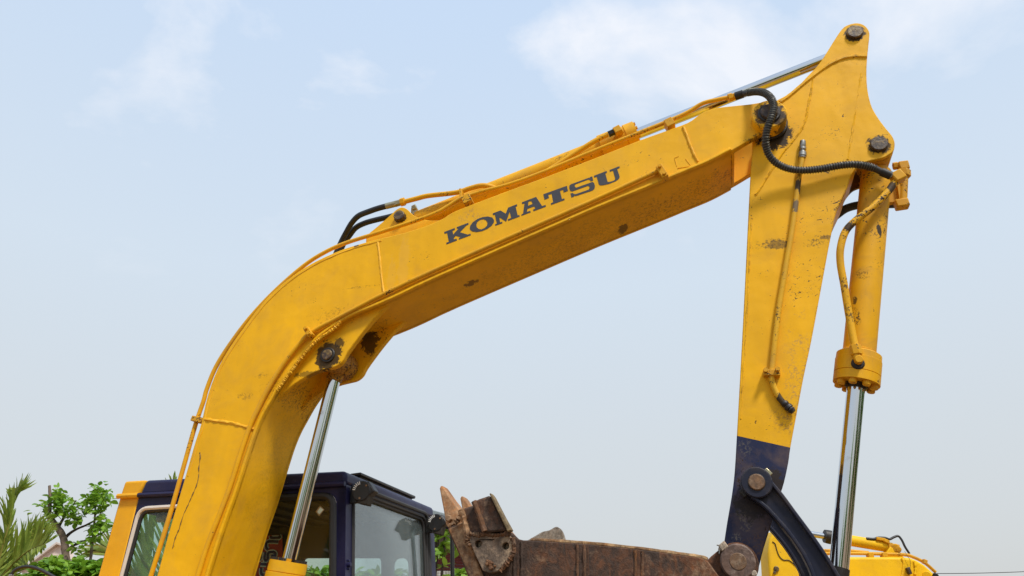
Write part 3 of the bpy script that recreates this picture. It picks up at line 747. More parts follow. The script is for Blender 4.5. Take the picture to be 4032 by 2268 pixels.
# spring-guarded hose from the boom pipe to the bucket cylinder
hose_px = [(2888, 381, -0.125), (2922, 371, -0.135), (2971, 361, -0.19), (3009, 366, -0.235), (3036, 388, -0.255), (3046, 422, -0.262), (3036, 465, -0.262), (3021, 509, -0.252), (3014, 552, -0.235), (3019, 591, -0.21), (3038, 625, -0.19), (3067, 649, -0.17), (3111, 666, -0.155), (3164, 671, -0.15), (3227, 666, -0.145), (3285, 656, -0.142), (3333, 649, -0.14), (3381, 649, -0.135), (3430, 659, -0.115), (3470, 676, -0.10), (3505, 692, -0.095)]
hp = smooth(LP3(hose_px), 8)
m = MB(); m.tube(hp, 0.0135, 14); hose1 = m.build('hose', M['rubber_grey'], stick)
m = MB(); hel = []
acc = 0.0; u = None; turn = 0.0
i0, i1 = 12, len(hp) - 14
dense = []
for i in range(i0, i1):
    for k_ in range(12): dense.append(hp[i].lerp(hp[i + 1], k_ / 12))
for i in range(len(dense) - 1):
    t = (dense[i + 1] - dense[i]); dl = t.length; t = t.normalized()
    if u is None: u = t.orthogonal().normalized()
    u = (u - t * u.dot(t)).normalized(); w_ = t.cross(u)
    turn += dl / 0.0105 * 2 * math.pi
    hel.append(dense[i] + (u * math.cos(turn) + w_ * math.sin(turn)) * 0.0158)
m.tube(hel, 0.0014, 5); m.build('hose_spring', M['wire'], hose1)
m = MB(); hexnut(m, L(2868, 386, -0.125), L(2884, 381, -0.125), 0.020); hexnut(m, L(2886, 381, -0.125), L(2898, 378, -0.127), 0.0165); m.build('nut', M['yellow_pipe'], stick, 0.001)
m = MB(); m.cyl(L(2896, 379, -0.126), L(2925, 370, -0.136), 0.0185); m.build('hose_ferrule', M['rubber'], stick)
m = MB(); m.cyl(L(3470, 676, -0.10), L(3508, 692, -0.095), 0.0175); m.build('hose_ferrule', M['rubber'], stick)
m = MB(); hexnut(m, L(3497, 688, -0.096), L(3512, 694, -0.095), 0.014); m.build('nut', M['steel'], stick)

# -------- bucket cylinder in front of the stick
def bc_x(y): return 3443 - (y - 760) * 0.0949
def BC(y): return L(bc_x(y), y, 0)
m = MB(); d1 = (BC(1400) - BC(668)).length
bcyl_stains = [(L(3462, 905, -0.055), (0.010, 0.03, 0.03), (0.03, 0.025, 0.022), 0.95, 0.5), (L(3370, 1240, -0.055), (0.014, 0.03, 0.045), GREASE, 0.9, 1.3), (L(3365, 1175, -0.055), (0.012, 0.03, 0.03), GREASE, 0.8, 1.0), (L(3395, 1080, -0.055), (0.03, 0.03, 0.025), GREASE, 0.7, 1.3)]
bcm = paint('bucket_cylinder_paint', (0.78, 0.40, 0.007), 1.0, 0.55, seed=96, stains=bcyl_stains)
m.lathe(BC(668), BC(1400), [(0, 0.045), (0.012, 0.058), (0.03, 0.060), (d1, 0.060)], 40)
m.disc(Vector((buck_pin.x, 0, buck_pin.z)), -0.075, 0.075, 0.062)
m.cyl(Vector((buck_pin.x, 0, buck_pin.z)), BC(690), 0.046)
bcyl = m.build('bucket_cylinder', bcm, exc)
m = MB(); d2 = (BC(1512) - BC(1385)).length
m.lathe(BC(1385), BC(1512), [(0, 0.060), (0.004, 0.066), (0.008, 0.060), (d2 * .06, 0.070), (d2 * .12, 0.081), (d2 * .30, 0.082), (d2 * .31, 0.0835), (d2 * .72, 0.0835), (d2 * .725, 0.080), (d2 * .735, 0.080), (d2 * .74, 0.0835), (d2, 0.0835), (d2, 0.04)], 48)
m.build('gland', bcm, bcyl)
axb = (BC(1512) - BC(1385)).normalized()
for k_ in range(8):
    a = 2 * math.pi * (k_ + 0.4) / 8; u = Vector((0, 1, 0)).cross(axb).normalized(); w_ = axb.cross(u)
    m = MB(); m.cyl(BC(1510) + (u * math.cos(a) + w_ * math.sin(a)) * 0.063, BC(1510) + axb * 0.02 + (u * math.cos(a) + w_ * math.sin(a)) * 0.063, 0.015, 12, 0.003); m.build('bolt', M['yellow_worn'], bcyl)
m = MB(); d3 = 0.02; m.lathe(BC(1512), BC(1540), [(0, 0.042), (d3 * .6, 0.040), (d3 * .6, 0.037), (d3, 0.036)], 32); m.build('dust_seal', M['grease'], bcyl)
m = MB(); m.cyl(BC(1500), BC(2260), 0.0325, 40); m.build('rod', M['chrome'], bcyl)
# its feed pipe, elbow, valve block and far-side hose
pipe('pipe', [(3524, 716, -0.085), (3492, 760, -0.09), (3436, 816, -0.10), (3374, 864, -0.105), (3330, 910, -0.105), (3310, 974, -0.105), (3309, 1036, -0.10), (3323, 1119, -0.095), (3340, 1223, -0.09), (3356, 1315, -0.09), (3366, 1362, -0.092)], 0.0145, paint('feed_pipe_paint', (0.76, 0.40, 0.012), 1.5, 0.6, seed=58, stains=[(L(3508, 740, -0.09), (0.02, 0.05, 0.035), (0.04, 0.03, 0.025), 0.95, 0.8), (L(3340, 900, -0.1), (0.022, 0.05, 0.03), (0.04, 0.03, 0.025), 0.95, 0.8), (L(3325, 1130, -0.1), (0.02, 0.05, 0.06), (0.05, 0.035, 0.025), 0.9, 1.3), (L(3342, 1240, -0.1), (0.02, 0.05, 0.06), (0.05, 0.035, 0.025), 0.9, 1.3)]), bcyl)
m = MB(); hexnut(m, L(3366, 1360, -0.092), L(3374, 1398, -0.094), 0.021); m.build('nut', M['yellow_worn'], bcyl, 0.002)
m = MB(); m.cyl(L(3372, 1392, -0.094), L(3377, 1418, -0.096), 0.0145, 14, 0.002); m.disc(L(3378, 1424, -0.08), -0.112, -0.07, 0.0155, 14); m.build('elbow', M['yellow_worn'], bcyl)
m = MB(); m.disc(L(3378, 1432, -0.08), -0.088, -0.07, 0.024, 20, 0.005); m.build('port_boss', M['grease'], bcyl)
m = MB(); cc = L(3535, 698, -0.085); m.box(cc, (0.021, 0, 0.010), (0, 0.022, 0), (-0.010, 0, 0.021)); m.build('elbow_block', M['yellow_worn'], bcyl, 0.006)
# outer block with its short tubes, on the far side of the barrel
m = MB(); hexnut(m, L(3517, 655, 0.03), L(3535, 652, 0.03), 0.017); m.cyl(L(3530, 653, 0.03), L(3552, 652, 0.03), 0.012); m.build('nut', M['yellow_worn'], bcyl)
m = MB(); m.box(L(3557, 657, 0.03), (0.020, 0, 0), (0, 0.02, 0), (0, 0, 0.020)); m.build('elbow_block', M['yellow_worn'], bcyl, 0.005)
m = MB(); hexnut(m, L(3559, 672, 0.03), L(3560, 697, 0.03), 0.027); m.build('nut', M['yellow_worn'], bcyl, 0.002)
m = MB(); m.cyl(L(3560, 690, 0.03), L(3555, 795, 0.03), 0.0165); m.build('pipe', M['yellow_worn'], bcyl)
m = MB(); m.box(L(3550, 805, 0.03), (0.026, 0, 0.001), (0, 0.022, 0), (-0.001, 0, 0.019)); m.build('elbow_block', M['yellow_worn'], bcyl, 0.006)
m = MB(); m.box(L(3538, 760, 0.04), (0.006, 0, -0.001), (0, 0.02, 0), (0.005, 0, 0.06)); m.build('bracket', M['yellow_worn'], bcyl, 0.002)
pipe('hose', [(3536, 803, 0.06), (3480, 805, 0.10), (3430, 806, 0.12), (3379, 808, 0.12), (3330, 822, 0.12), (3290, 850, 0.12)], 0.018, M['rubber_grey'], bcyl)
m = MB(); m.box(L(3512, 762, 0.05), (0.03, 0, 0), (0, 0.012, 0), (0, 0, 0.05)); m.build('bracket', M['yellow_worn'], bcyl, 0.003)

# -------- tipping links between the stick, the rod and the bucket
rod_pin = L(3290, 2345, 0.0)
lu_px = [(3030, 1885), (3044, 1897), (3087, 1948), (3134, 2012), (3176, 2068), (3219, 2127), (3262, 2191), (3309, 2268), (3345, 2335)]
lo_px = [(3215, 2330), (3196, 2268), (3185, 2238), (3155, 2179), (3112, 2115), (3066, 2059), (3023, 2012), (2989, 1982), (2955, 1960)]
LN = -0.185
up_, lo_ = smooth(LP(lu_px, LN), 3), smooth(LP(lo_px, LN), 3)
def tolink(y0, y1, parent, name):
    m = MB()
    m.plate(up_ + lo_, y0 + 0.018, y1)
    m.strip(up_, -0.013, y0, y1 + 0.004); m.strip(lo_, -0.013, y0, y1 + 0.004)
    return m.build(name, M['navy_link'], parent, 0.004)
linkp = tolink(LN, LN + 0.052, exc, 'tipping_link')
m = MB(); m.disc(link_pin, LN - 0.008, SN, 0.054, 48, 0.004); m.build('link_boss', M['navy_link'], linkp)
m = MB(); m.disc(link_pin, LN - 0.011, LN + 0.02, 0.0305); m.build('pin', M['grease'], linkp)
m = MB(); m.disc(link_pin, LN - 0.014, SF + 0.08, 0.028); m.build('pin', M['pin2'], linkp)
for ang, mt in ((40, M['brass']), (212, M['grease'])):
    dv = Vector((math.cos(R(ang)), 0, math.sin(R(ang)))); tv = Vector((-dv.z, 0, dv.x))
    m = MB(); m.box(link_pin + dv * 0.058 + Vector((0, 0.0, 0)), tv * 0.014, (0, 0.016, 0), dv * 0.008); m.build('pin_lock', mt, linkp, 0.002)
linkf = tolink(-(LN + 0.052), -LN, exc, 'tipping_link')
m = MB(); m.disc(link_pin, SF, -LN + 0.008, 0.054, 48, 0.004); m.build('link_boss', M['navy_link'], linkf)
m = MB(); m.disc(rod_pin, -0.20, 0.20, 0.03); m.build('pin', M['pin'], linkf)
m = MB(); m.disc(rod_pin, -0.07, 0.07, 0.06); m.cyl(BC(2235), rod_pin, 0.036); m.build('rod_eye', M['grease'], bcyl)

# -------- boom cylinder
def bm_x(y): return 1329 - (y - 1437) * 0.2471
def BM(y): return L(bm_x(y), y, -0.01)
eye = Vector((ear_pin.x, -0.01, ear_pin.z))
m = MB(); d1 = 1.0
pA, pB = BM(2212), BM(2420)
m.lathe(pA, pB, [(0, 0.034), (0.0, 0.079), (0.042, 0.080), (0.043, 0.077), (0.046, 0.077), (0.047, 0.083), (0.09, 0.083), (0.095, 0.07), (0.9, 0.07)], 44)
boomcyl = m.build('boom_cylinder', paint('boom_cylinder_paint', YELLOW, 0.6, 0.3, seed=101), exc)
axm = (pB - pA).normalized()
for k_ in range(12):
    a = 2 * math.pi * k_ / 12; u = Vector((0, 1, 0)).cross(axm).normalized(); w_ = axm.cross(u)
    m = MB(); m.cyl(pA + (u * math.cos(a) + w_ * math.sin(a)) * 0.064 + axm * 0.003, pA - axm * 0.012 + (u * math.cos(a) + w_ * math.sin(a)) * 0.064, 0.011, 6, smooth=False); m.build('bolt', M['grease'] if k_ % 4 else M['yellow_worn'], boomcyl)
m = MB(); m.cyl(BM(1490), pA + axm * 0.05, 0.0305, 40); m.build('rod', M['chrome'], boomcyl)
wornb = paint('rod_eye_paint', (0.50, 0.23, 0.012), 1.6, 0.8, seed=111, stains=[(eye + Vector((0, 0, -0.06)), (0.09, 0.3, 0.06), GREASE, 0.75, 1.2)])
m = MB(); m.disc(eye, -0.092, 0.058, 0.062, 40, 0.006); m.disc(eye, -0.02, 0.00, 0.066, 40, 0.003)
m.lathe(eye, BM(1498), [(0.03, 0.045), ((BM(1498) - eye).length * 0.7, 0.037), ((BM(1498) - eye).length, 0.036)], 24)
m.build('rod_eye', wornb, boomcyl)

# -------- bucket
BN, BF = -0.54, 0.54
wall_px = [(1800, 2150), (1850, 2118), (1960, 2098), (2012, 2095), (2040, 2122), (2060, 2127), (2092, 2127), (2300, 2140), (2500, 2160), (2650, 2180), (2762, 2196), (2785, 2206), (2806, 2235), (2830, 2268), (2880, 2345)]
low_w = [(2880, 2480), (2800, 2680), (2600, 2800), (2350, 2830), (2130, 2740), (1990, 2590), (1900, 2410), (1845, 2268)]
wall = LP(wall_px + low_w, BN)
rim_mat = M['rust_tan']
m = MB(); m.plate(wall, BN, BN + 0.022); m.plate([Vector((p.x, 0, p.z)) for p in wall], BF - 0.022, BF)
shell = smooth(LP([(1765, 2085), (1800, 2160), (1845, 2268), (1900, 2410), (1990, 2590), (2130, 2740), (2350, 2830), (2600, 2800), (2800, 2680), (2880, 2480), (2880, 2345)], BN), 4)
m.strip(shell, 0.028, BN - 0.012, BF + 0.012)
bucket = m.build('bucket', M['rust'], exc, 0.004)
# bright worn rim along the wall's top edge, wear ribs and weld lumps
m = MB(); rp = smooth(LP(wall_px[6:12], BN + 0.008), 6); m.tube(rp, 0.0075, 8, 0.08); m.build('wall_rim', rust('rim_rust', (0.10, 0.06, 0.035), (0.36, 0.16, 0.045), (0.42, 0.27, 0.13), 0.6, 0.5, 77), bucket)
for xs in ((2272, 2138), (2300, 2141), (2500, 2161), (2528, 2165), (2052, 2128), (2024, 2110)):
    pts = [L(xs[0] + (2 if k_ else 0), xs[1] + 6 + k_ * 17, BN - 0.001) for k_ in range(14)]
    m = MB(); m.tube(pts, 0.0048, 7, 0.3); m.build('weld_bead', M['rust_mid'] if xs[0] > 2060 else M['rust'], bucket)
# lip end face
lip = LP([(1762, 2082), (1832, 2052), (1850, 2120), (1868, 2175), (1900, 2268), (1950, 2380), (1895, 2400), (1845, 2268), (1800, 2160)], BN - 0.014)
m = MB(); m.plate(lip, BN - 0.014, BN + 0.05); m.build('lip', M['rust_tan2'], bucket, 0.006)
# teeth
tooth_o = [(1728, 1908), (1738, 1910), (1752, 1930), (1775, 1965), (1812, 2012), (1832, 2040), (1838, 2062), (1800, 2078), (1768, 2080), (1757, 2065), (1746, 2013), (1733, 1960), (1724, 1920)]
tp = LP(tooth_o, -0.50)
tip = (tp[0] + tp[1]) / 2; basep = (tp[6] + tp[8]) / 2
for yc_ in (-0.46, -0.235, -0.01, 0.215):
    vs = []; n = len(tp)
    for sgn in (-1, 1):
        for p in tp:
            f = max(0, min(1, (p - tip).length / (basep - tip).length))
            vs.append((p.x, yc_ + sgn * (0.022 + 0.026 * f), p.z))
    fs = [list(range(n)), [i + n for i in range(n)][::-1]] + [[i, (i + 1) % n, (i + 1) % n + n, i + n] for i in range(n)]
    m = MB(); m.add(vs, fs); to = m.build('tooth', M['rust_tooth'], bucket, 0.007, 3)
    m = MB(); m.disc(L(1772, 2043, -0.50), yc_ - 0.062, yc_ + 0.05, 0.012, 6, 0.003); m.build('tooth_pin', M['rust_tan'], to)
    m = MB(); m.plate(LP([(1768, 2074), (1838, 2050), (1862, 2120), (1800, 2150)], -0.50), yc_ - 0.052, yc_ + 0.052); m.build('tooth_adapter', M['rust_tan'], to, 0.008)
m = MB(); m.tube(smooth(LP([(1768, 2070), (1785, 2062), (1800, 2045), (1812, 2030), (1806, 2018)], -0.512), 4), 0.007, 7, 0.6); m.build('mud_clump', M['rust_tan'], bucket)
# near side cutter: flared, ribbed wing over a bolted plate
m = MB(); m.plate(LP([(1808, 2022), (1815, 2005), (1845, 1994), (1866, 1989), (1912, 2090), (1912, 2104), (1836, 2108), (1824, 2078)], -0.575), -0.575, -0.535)
cut = m.build('side_cutter', M['rust'], bucket, 0.007)
m = MB(); m.plate(LP([(1862, 1976), (1884, 1965), (1928, 1950), (1996, 2088), (1910, 2098)], -0.592), -0.592, -0.545); m.build('cutter_wing', M['rust'], cut, 0.006)
m = MB(); m.tube(smooth(LP([(1866, 1974), (1880, 2010), (1893, 2045), (1908, 2092)], -0.596), 4), 0.009, 8, 0.10); m.build('cutter_rib', M['rust_mid'], cut)
m = MB(); m.plate(LP([(1926, 1944), (1931, 1940), (1943, 1956), (1985, 2038), (2012, 2086), (1998, 2094)], -0.61), -0.61, -0.575); m.build('cutter_edge', rust('cutter_edge_rust', (0.16, 0.115, 0.06), (0.25, 0.15, 0.06), (0.26, 0.19, 0.10), 0.3, 0.5, 33), cut, 0.004)
m = MB(); m.tube(smooth(LP([(1816, 2008), (1826, 2040), (1836, 2075), (1842, 2110)], -0.575), 4), 0.010, 8, 0.15); m.build('cutter_rib', M['rust_tan2'], cut)
def ringp(px, py, r, y, n=14):
    c = L(px, py, y); return [c + Vector((math.cos(2 * math.pi * i / n) * r, 0, math.sin(2 * math.pi * i / n) * r)) for i in range(n)]
cp = LP([(1845, 2108), (1905, 2104), (1998, 2106), (2018, 2120), (2022, 2172), (2003, 2205), (1962, 2248), (1925, 2256), (1900, 2246), (1870, 2182), (1850, 2135)], -0.578)
m = MB(); m.plate(cp, -0.578, -0.5415, [ringp(1883, 2141, 0.0115, -0.578), ringp(1991, 2150, 0.0115, -0.578)]); m.build('cutter_plate', rust('cutter_plate_rust', (0.13, 0.095, 0.070), (0.33, 0.16, 0.07), (0.38, 0.27, 0.17), 0.35, 0.45, 41), cut, 0.006)
for hx, hy in ((1883, 2141), (1991, 2150)):
    m = MB(); m.disc(L(hx, hy, -0.578), -0.548, -0.530, 0.011, 14, 0.002); m.build('hole_plug', M['rust_grey'], cut)
for pl in ([(1838, 2106), (1860, 2102), (1885, 2106), (1912, 2103), (1950, 2108), (1985, 2104), (2012, 2100)], [(2018, 2118), (2024, 2150), (2020, 2180), (2000, 2215), (1970, 2248)], [(1845, 2112), (1838, 2130), (1850, 2150)]):
    bead(pl, -0.578, 0.0070, 'weld_bead', M['rust_mid'], cut, 0.35, 8, 8)
m = MB(); c = L(1935, 2222, -0.578)
for k_ in range(9): m.disc(c + Vector((random.uniform(-.014, .014), 0, random.uniform(-.014, .014))), -0.592, -0.572, random.uniform(0.003, 0.007), 7, 0.003)
m.build('mud_clump', M['rust_mid'], cut)
# far side cutter seen over the wall
fc = smooth(LP([(2060, 2140), (2082, 2127), (2110, 2111), (2138, 2095), (2165, 2089), (2188, 2076), (2203, 2079), (2216, 2097), (2227, 2132)], 0.55), 3) + LP([(2235, 2210), (2070, 2210)], 0.55)
m = MB(); m.plate(fc, 0.535, 0.575); m.build('side_cutter', M['rust_grey'], bucket, 0.005)
# hinge ears, bosses and pin
he = LP([(2775, 2215), (2800, 2190), (2822, 2172), (2838, 2158), (2862, 2160), (2900, 2150), (2950, 2180), (2975, 2225), (2970, 2300), (2900, 2420), (2700, 2600), (2650, 2500), (2740, 2330)], -0.165)
for y0_, y1_ in ((-0.165, -0.135), (0.135, 0.165)):
    m = MB(); m.plate(he, y0_, y1_); m.build('hinge_ear', M['rust'], bucket, 0.004)
hb_mat = rust('boss_rust', (0.12, 0.075, 0.058), (0.25, 0.12, 0.06), (0.30, 0.23, 0.19), 0.4, 0.3, 52, 0.65, 0.3)
for y0_, y1_ in ((-0.205, -0.13), (0.13, 0.205)):
    m = MB(); m.disc(foot_pin, y0_, y1_, 0.0585, 48, 0.005); m.build('hinge_boss', hb_mat, bucket)
m = MB(); m.disc(foot_pin, -0.2035, -0.14, 0.0300); m.build('pin', M['grease'], bucket)
m = MB(); m.disc(foot_pin, -0.207, 0.21, 0.0280, 40, 0.002); m.build('pin', M['pin2'], bucket)
m = MB(); m.disc(foot_pin, -0.128, SN, 0.070, 40, 0.004); m.build('seal_ring', M['rust'], bucket)
m = MB(); m.box(L(2848, 2152, -0.185), (0.011, 0, 0.008), (0, 0.02, 0), (-0.006, 0, 0.010)); m.box(L(2840, 2160, -0.185), (0.008, 0, -0.004), (0, 0.012, 0), (0.004, 0, 0.007)); m.build('pin_lock', M['rust_grey'], bucket, 0.003)
m = MB(); m.tube([L(2850, 2155, -0.19), L(2832, 2148, -0.195), L(2822, 2146, -0.195)], 0.0022, 6); m.tube([L(2834, 2165, -0.20), L(2832, 2180, -0.20)], 0.002, 6); m.build('locking_pin', M['steel'], bucket)
m = MB(); m.disc(L(2968, 2258, -0.19), -0.205, -0.17, 0.011, 6, 0.003); m.build('bolt', M['rust_grey'], bucket)

# -------- cab
CY0 = 0.26
def CP(pix): return [L(a, c, CY0) for a, c in pix]
ft, fb = L(1365, 1853, CY0), L(1360.5, 2268, CY0)        # front edge of the near wall
ed = (ft - fb).normalized()
fdir = Vector((ed.z, 0, -ed.x))                          # outward normal of the front
Wc = 1.13
rr_ = L(1697, 1990, 0)
# cab width from where the far front edge is met
q = hit(1708, 2020, ft, fdir); Wc = q.y - CY0
low = Vector((0, 0, -0.95))
fbb = fb - ed * 0.75
rear_t, rear_r, rear_b = L(493, 1895, CY0), L(474, 1953, CY0), L(385, 2268, CY0)
rear_bb = rear_b + (rear_b - rear_r).normalized() * 0.7
rail_f = L(1362, 1908, CY0)
# near wall: a yellow rear strip and a navy field with two window openings
s1a, s1b = L(549, 1951, CY0), L(470, 2268, CY0)
s1bb = s1b + (s1b - s1a).normalized() * 0.7
TH = 0.03
m = MB(); m.plate([rear_r, s1a, s1bb, rear_bb], CY0, CY0 + TH)
cab = None
roof_pts = [rear_t, L(575, 1890, CY0)]
win1 = rounded([(p.x, p.z) for p in CP([(551, 2003), (860, 1985), (850, 2420), (440, 2420)])], [0.05, 0.05, 0.02, 0.02], 6)
win2 = rounded([(p.x, p.z) for p in CP([(930, 1959), (1320, 1947), (1318, 2420), (915, 2420)])], [0.05, 0.055, 0.02, 0.02], 6)
fbb_w = fbb
yel = m
m = MB()
outer = [s1a, rail_f, fbb, s1bb]
m.slab([(p.x, p.z) for p in outer], [win1, win2], lambda a, b_, d: (a, d, b_), CY0, CY0 + TH)
# far wall with a door window and a rounded quarter light
o_far = [rear_r, rail_f, fbb, rear_bb]
fy = CY0 + Wc
def FP(pix): return [(p.x, p.z) for p in [L(a, c, fy - TH) for a, c in pix]]
fw1 = rounded(FP([(1190, 2197), (1505, 2197), (1505, 2420), (1180, 2420)]), 0.03, 5)
fw2 = rounded(FP([(1546, 2197), (1612, 2197), (1612, 2420), (1544, 2420)]), [0.12, 0.12, 0.01, 0.01], 7)
m.slab([(p.x, p.z) for p in o_far], [fw1, fw2], lambda a, b_, d: (a, d, b_), fy - TH, fy)
# front frame
def frm(h, y, d): return ft - ed * h + Vector((0, y, 0)) - fdir * d
def fhit(px, py):
    p = hit(px, py, ft, fdir); return ((ft - p).dot(ed), p.y - CY0)
Hf = (ft - fbb).length
wsL = fhit(1391, 2100)[1]; wsR = fhit(1690, 2120)[1]; wsT = fhit(1560, 1975)[0]
ws = rounded([(wsT, wsL), (wsT, wsR), (Hf - 0.15, wsR), (Hf - 0.15, wsL)], [0.03, 0.07, 0.02, 0.02], 6)
h_top = (ft - rail_f).length
m.slab([(h_top, 0.0), (h_top, Wc), (Hf, Wc), (Hf, 0.0)], [ws], lambda a, b_, d: tuple(frm(a, b_ , d)), 0.002, 0.045)
# rear frame with a wide rear window
red = (rear_r - rear_bb).normalized(); rn = Vector((-red.z, 0, red.x))
def rfm(h, y, d): return rear_r - red * h + Vector((0, y, 0)) - rn * d
Hr = (rear_r - rear_bb).length
rw = rounded([(0.06, 0.035), (0.06, Wc - 0.05), (Hr - 0.1, Wc - 0.05), (Hr - 0.1, 0.035)], 0.02, 5)
m.slab([(0, 0.002), (0, Wc - 0.002), (Hr, Wc - 0.002), (Hr, 0.002)], [rw], lambda a, b_, d: tuple(rfm(a, b_, d)), 0.002, 0.03)
cab = m.build('cab', M['navy_cab'], exc, 0.006)
yel.build('rear_pillar', M['yellow_cab'], cab, 0.008)
# roof: navy cap with a yellow rear band, rounded front
fz = ft
rp_ = [(p.x, p.z) for p in [s1a + Vector((0, 0, 0.0)), L(575, 1890, CY0), ft, rail_f]]
rp_ = rounded(rp_, [0, 0, 0.055, 0], 8)
m = MB(); m.slab(rp_, [], lambda a, b_, d: (a, d, b_), CY0 - 0.004, fy + 0.004); m.build('roof', M['navy_cab'], cab, 0.018, 4, 50)
m = MB(); m.plate([rear_r, rear_t, L(575, 1890, CY0), s1a], CY0 - 0.004, fy + 0.004); m.build('roof_band', M['yellow_cab'], cab, 0.012, 3)
m = MB(); m.tube([L(464, 1954, CY0 - 0.012), L(545, 1950, CY0 - 0.012)], 0.013, 8); m.build('drip_rail', M['yellow_cab'], cab)
m = MB(); m.tube([L(545, 1950, CY0 - 0.012), L(800, 1938, CY0 - 0.012), L(1358, 1905, CY0 - 0.012)], 0.012, 8); m.build('drip_rail', M['navy_cab'], cab)
# lining: ribs shaped after a carport roof reflected in the glass, dark upper walls
m = MB()
for k_ in range(7):
    a = s1a.lerp(rail_f, 0.08 + k_ * 0.13); m.box(a + Vector((0, Wc / 2, -0.022)), (0.018, 0, 0), (0, Wc / 2 - 0.04, 0), (0, 0, 0.012))
m.box(s1a.lerp(rail_f, 0.5) + Vector((0, Wc / 2, -0.012)), (rail_f - s1a) * 0.47, (0, Wc / 2 - 0.035, 0), (0, 0, 0.006))
m.build('headlining_reflected_ribs', M['interior'], cab)
m = MB(); m.slab([(p.x, p.z) for p in [rear_r.lerp(rail_f, .02), rear_r.lerp(rail_f, .97), rear_bb.lerp(fbb, .97), rear_bb.lerp(fbb, .03)]], [fw1, fw2], lambda a, b_, d: (a, d, b_), fy - TH - 0.014, fy - TH - 0.003)
m.build('wall_lining', M['interior'], cab)
m = MB()
for zz in (1985, 2015, 2062):
    m.tube([L(1000, zz + 6, fy - 0.07), L(1300, zz - 6, fy - 0.07)], 0.010, 6)
m.build('reflected_roof_rib', M['interior'], cab)  # bars modelled for the roof's reflection in the side window
m = MB(); fl_ = rear_bb.lerp(fbb, 0.5); m.box(fl_ + Vector((0, Wc / 2, 0.02)), (fbb - rear_bb) * 0.47, (0, Wc / 2 - 0.04, 0), (0, 0, 0.02)); m.build('floor', M['interior_dark'], cab)
# seat back inside
m = MB(); sb = rear_bb.lerp(fbb, 0.42); m.box(sb + Vector((0, Wc / 2, 0.28)), (0.06, 0, 0.0), (0, 0.24, 0), (-0.02, 0, 0.22)); m.box(sb + Vector((0.25, Wc / 2, 0.12)), (0.25, 0, 0), (0, 0.25, 0), (0, 0, 0.08)); m.build('seat', M['interior_dark'], cab, 0.03, 3)
# glazing and seals
def seal2(loop, y, r, name, mat):
    pts = [Vector((a, y, b_)) for a, b_ in loop]; pts.append(pts[0])
    m = MB(); m.tube(pts, r, 8); return m.build(name, mat, cab)
def pane(loop, y, name, mat):
    m = MB(); m.slab(loop, [], lambda a, b_, d: (a, d, b_), y - 0.003, y + 0.003); return m.build(name, mat, cab)
pane(win1, CY0 + 0.012, 'side_window', M['glass_rear'])
seal2(win1, CY0 - 0.001, 0.011, 'window_trim', M['trim'])
seal2([(a + (0.016 if a < win1[3][0] + 0.3 else -0.016), b_ - 0.012) for a, b_ in win1], CY0 + 0.004, 0.010, 'window_seal', M['rubber'])
pane(win2, CY0 + 0.014, 'side_window', M['glass_side'])
c2 = Vector((sum(a for a, _ in win2) / len(win2), sum(b_ for _, b_ in win2) / len(win2)))
seal2(win2, CY0 + 0.000, 0.008, 'window_trim', M['trim'])
seal2([(c2.x + (a - c2.x) * 0.965, c2.y + (b_ - c2.y) * 0.975) for a, b_ in win2], CY0 + 0.0, 0.018, 'window_seal', M['rubber'])
pane(fw1, fy - 0.015, 'far_window', M['glass_rear']); pane(fw2, fy - 0.015, 'far_window', M['glass_rear'])
m = MB(); m.slab(ws, [], lambda a, b_, d: tuple(frm(a, b_, d)), 0.026, 0.031); m.build('windshield', M['glass_front'], cab)
m = MB(); m.slab(rw, [], lambda a, b_, d: tuple(rfm(a, b_, d)), 0.012, 0.016); m.build('rear_window', M['glass_rear'], cab)
for sh, rr0, d0 in ((0.0, 0.012, 0.004), (0.020, 0.011, 0.012), (0.036, 0.008, 0.018)):
    cs = (sum(a for a, _ in ws) / len(ws), sum(b_ for _, b_ in ws) / len(ws))
    pts = [frm(a - sh * (1 if a > cs[0] else -1), b_ - sh * (1 if b_ > cs[1] else -0.15), d0) for a, b_ in ws]; pts.append(pts[0])
    m = MB(); m.tube(pts, rr0, 8); m.build('windshield_seal', M['rubber_grey'], cab)
# sticker in the side window
def diamond(px, py, w, h, y, mat, name):
    m = MB(); m.plate([L(px, py - h, y), L(px + w, py - 4, y), L(px - 4, py + h, y), L(px - w, py + 4, y)], y, y + 0.001); m.build(name, mat, cab)
diamond(1260, 2011, 18, 21, CY0 + 0.009, plain('sticker_rim', (0.30, 0.19, 0.07), 0.6), 'sticker_rim')
diamond(1261, 2011, 12, 14, CY0 + 0.0075, plain('sticker', (0.55, 0.62, 0.50), 0.6), 'sticker')
# roof hatch edge
ye_ = hit(1636, 1946, ft + Vector((-0.05, 0, 0.03)), fdir).y - CY0
ye_ -= 0.06
m = MB(); m.box(ft + Vector((-0.055, 0.20 + (ye_ - 0.20) / 2, 0.022)), (0.030, 0, 0.002), (0, (ye_ - 0.20) / 2, 0), (0, 0, 0.008)); m.build('roof_visor', M['black_plastic'], cab, 0.005)
m = MB(); m.box(ft + Vector((-0.06, 0.20 + (ye_ - 0.20) / 2, 0.006)), (0.022, 0, 0.002), (0, (ye_ - 0.25) / 2, 0), (0, 0, 0.012)); m.build('visor_mount', M['interior_dark'], cab)
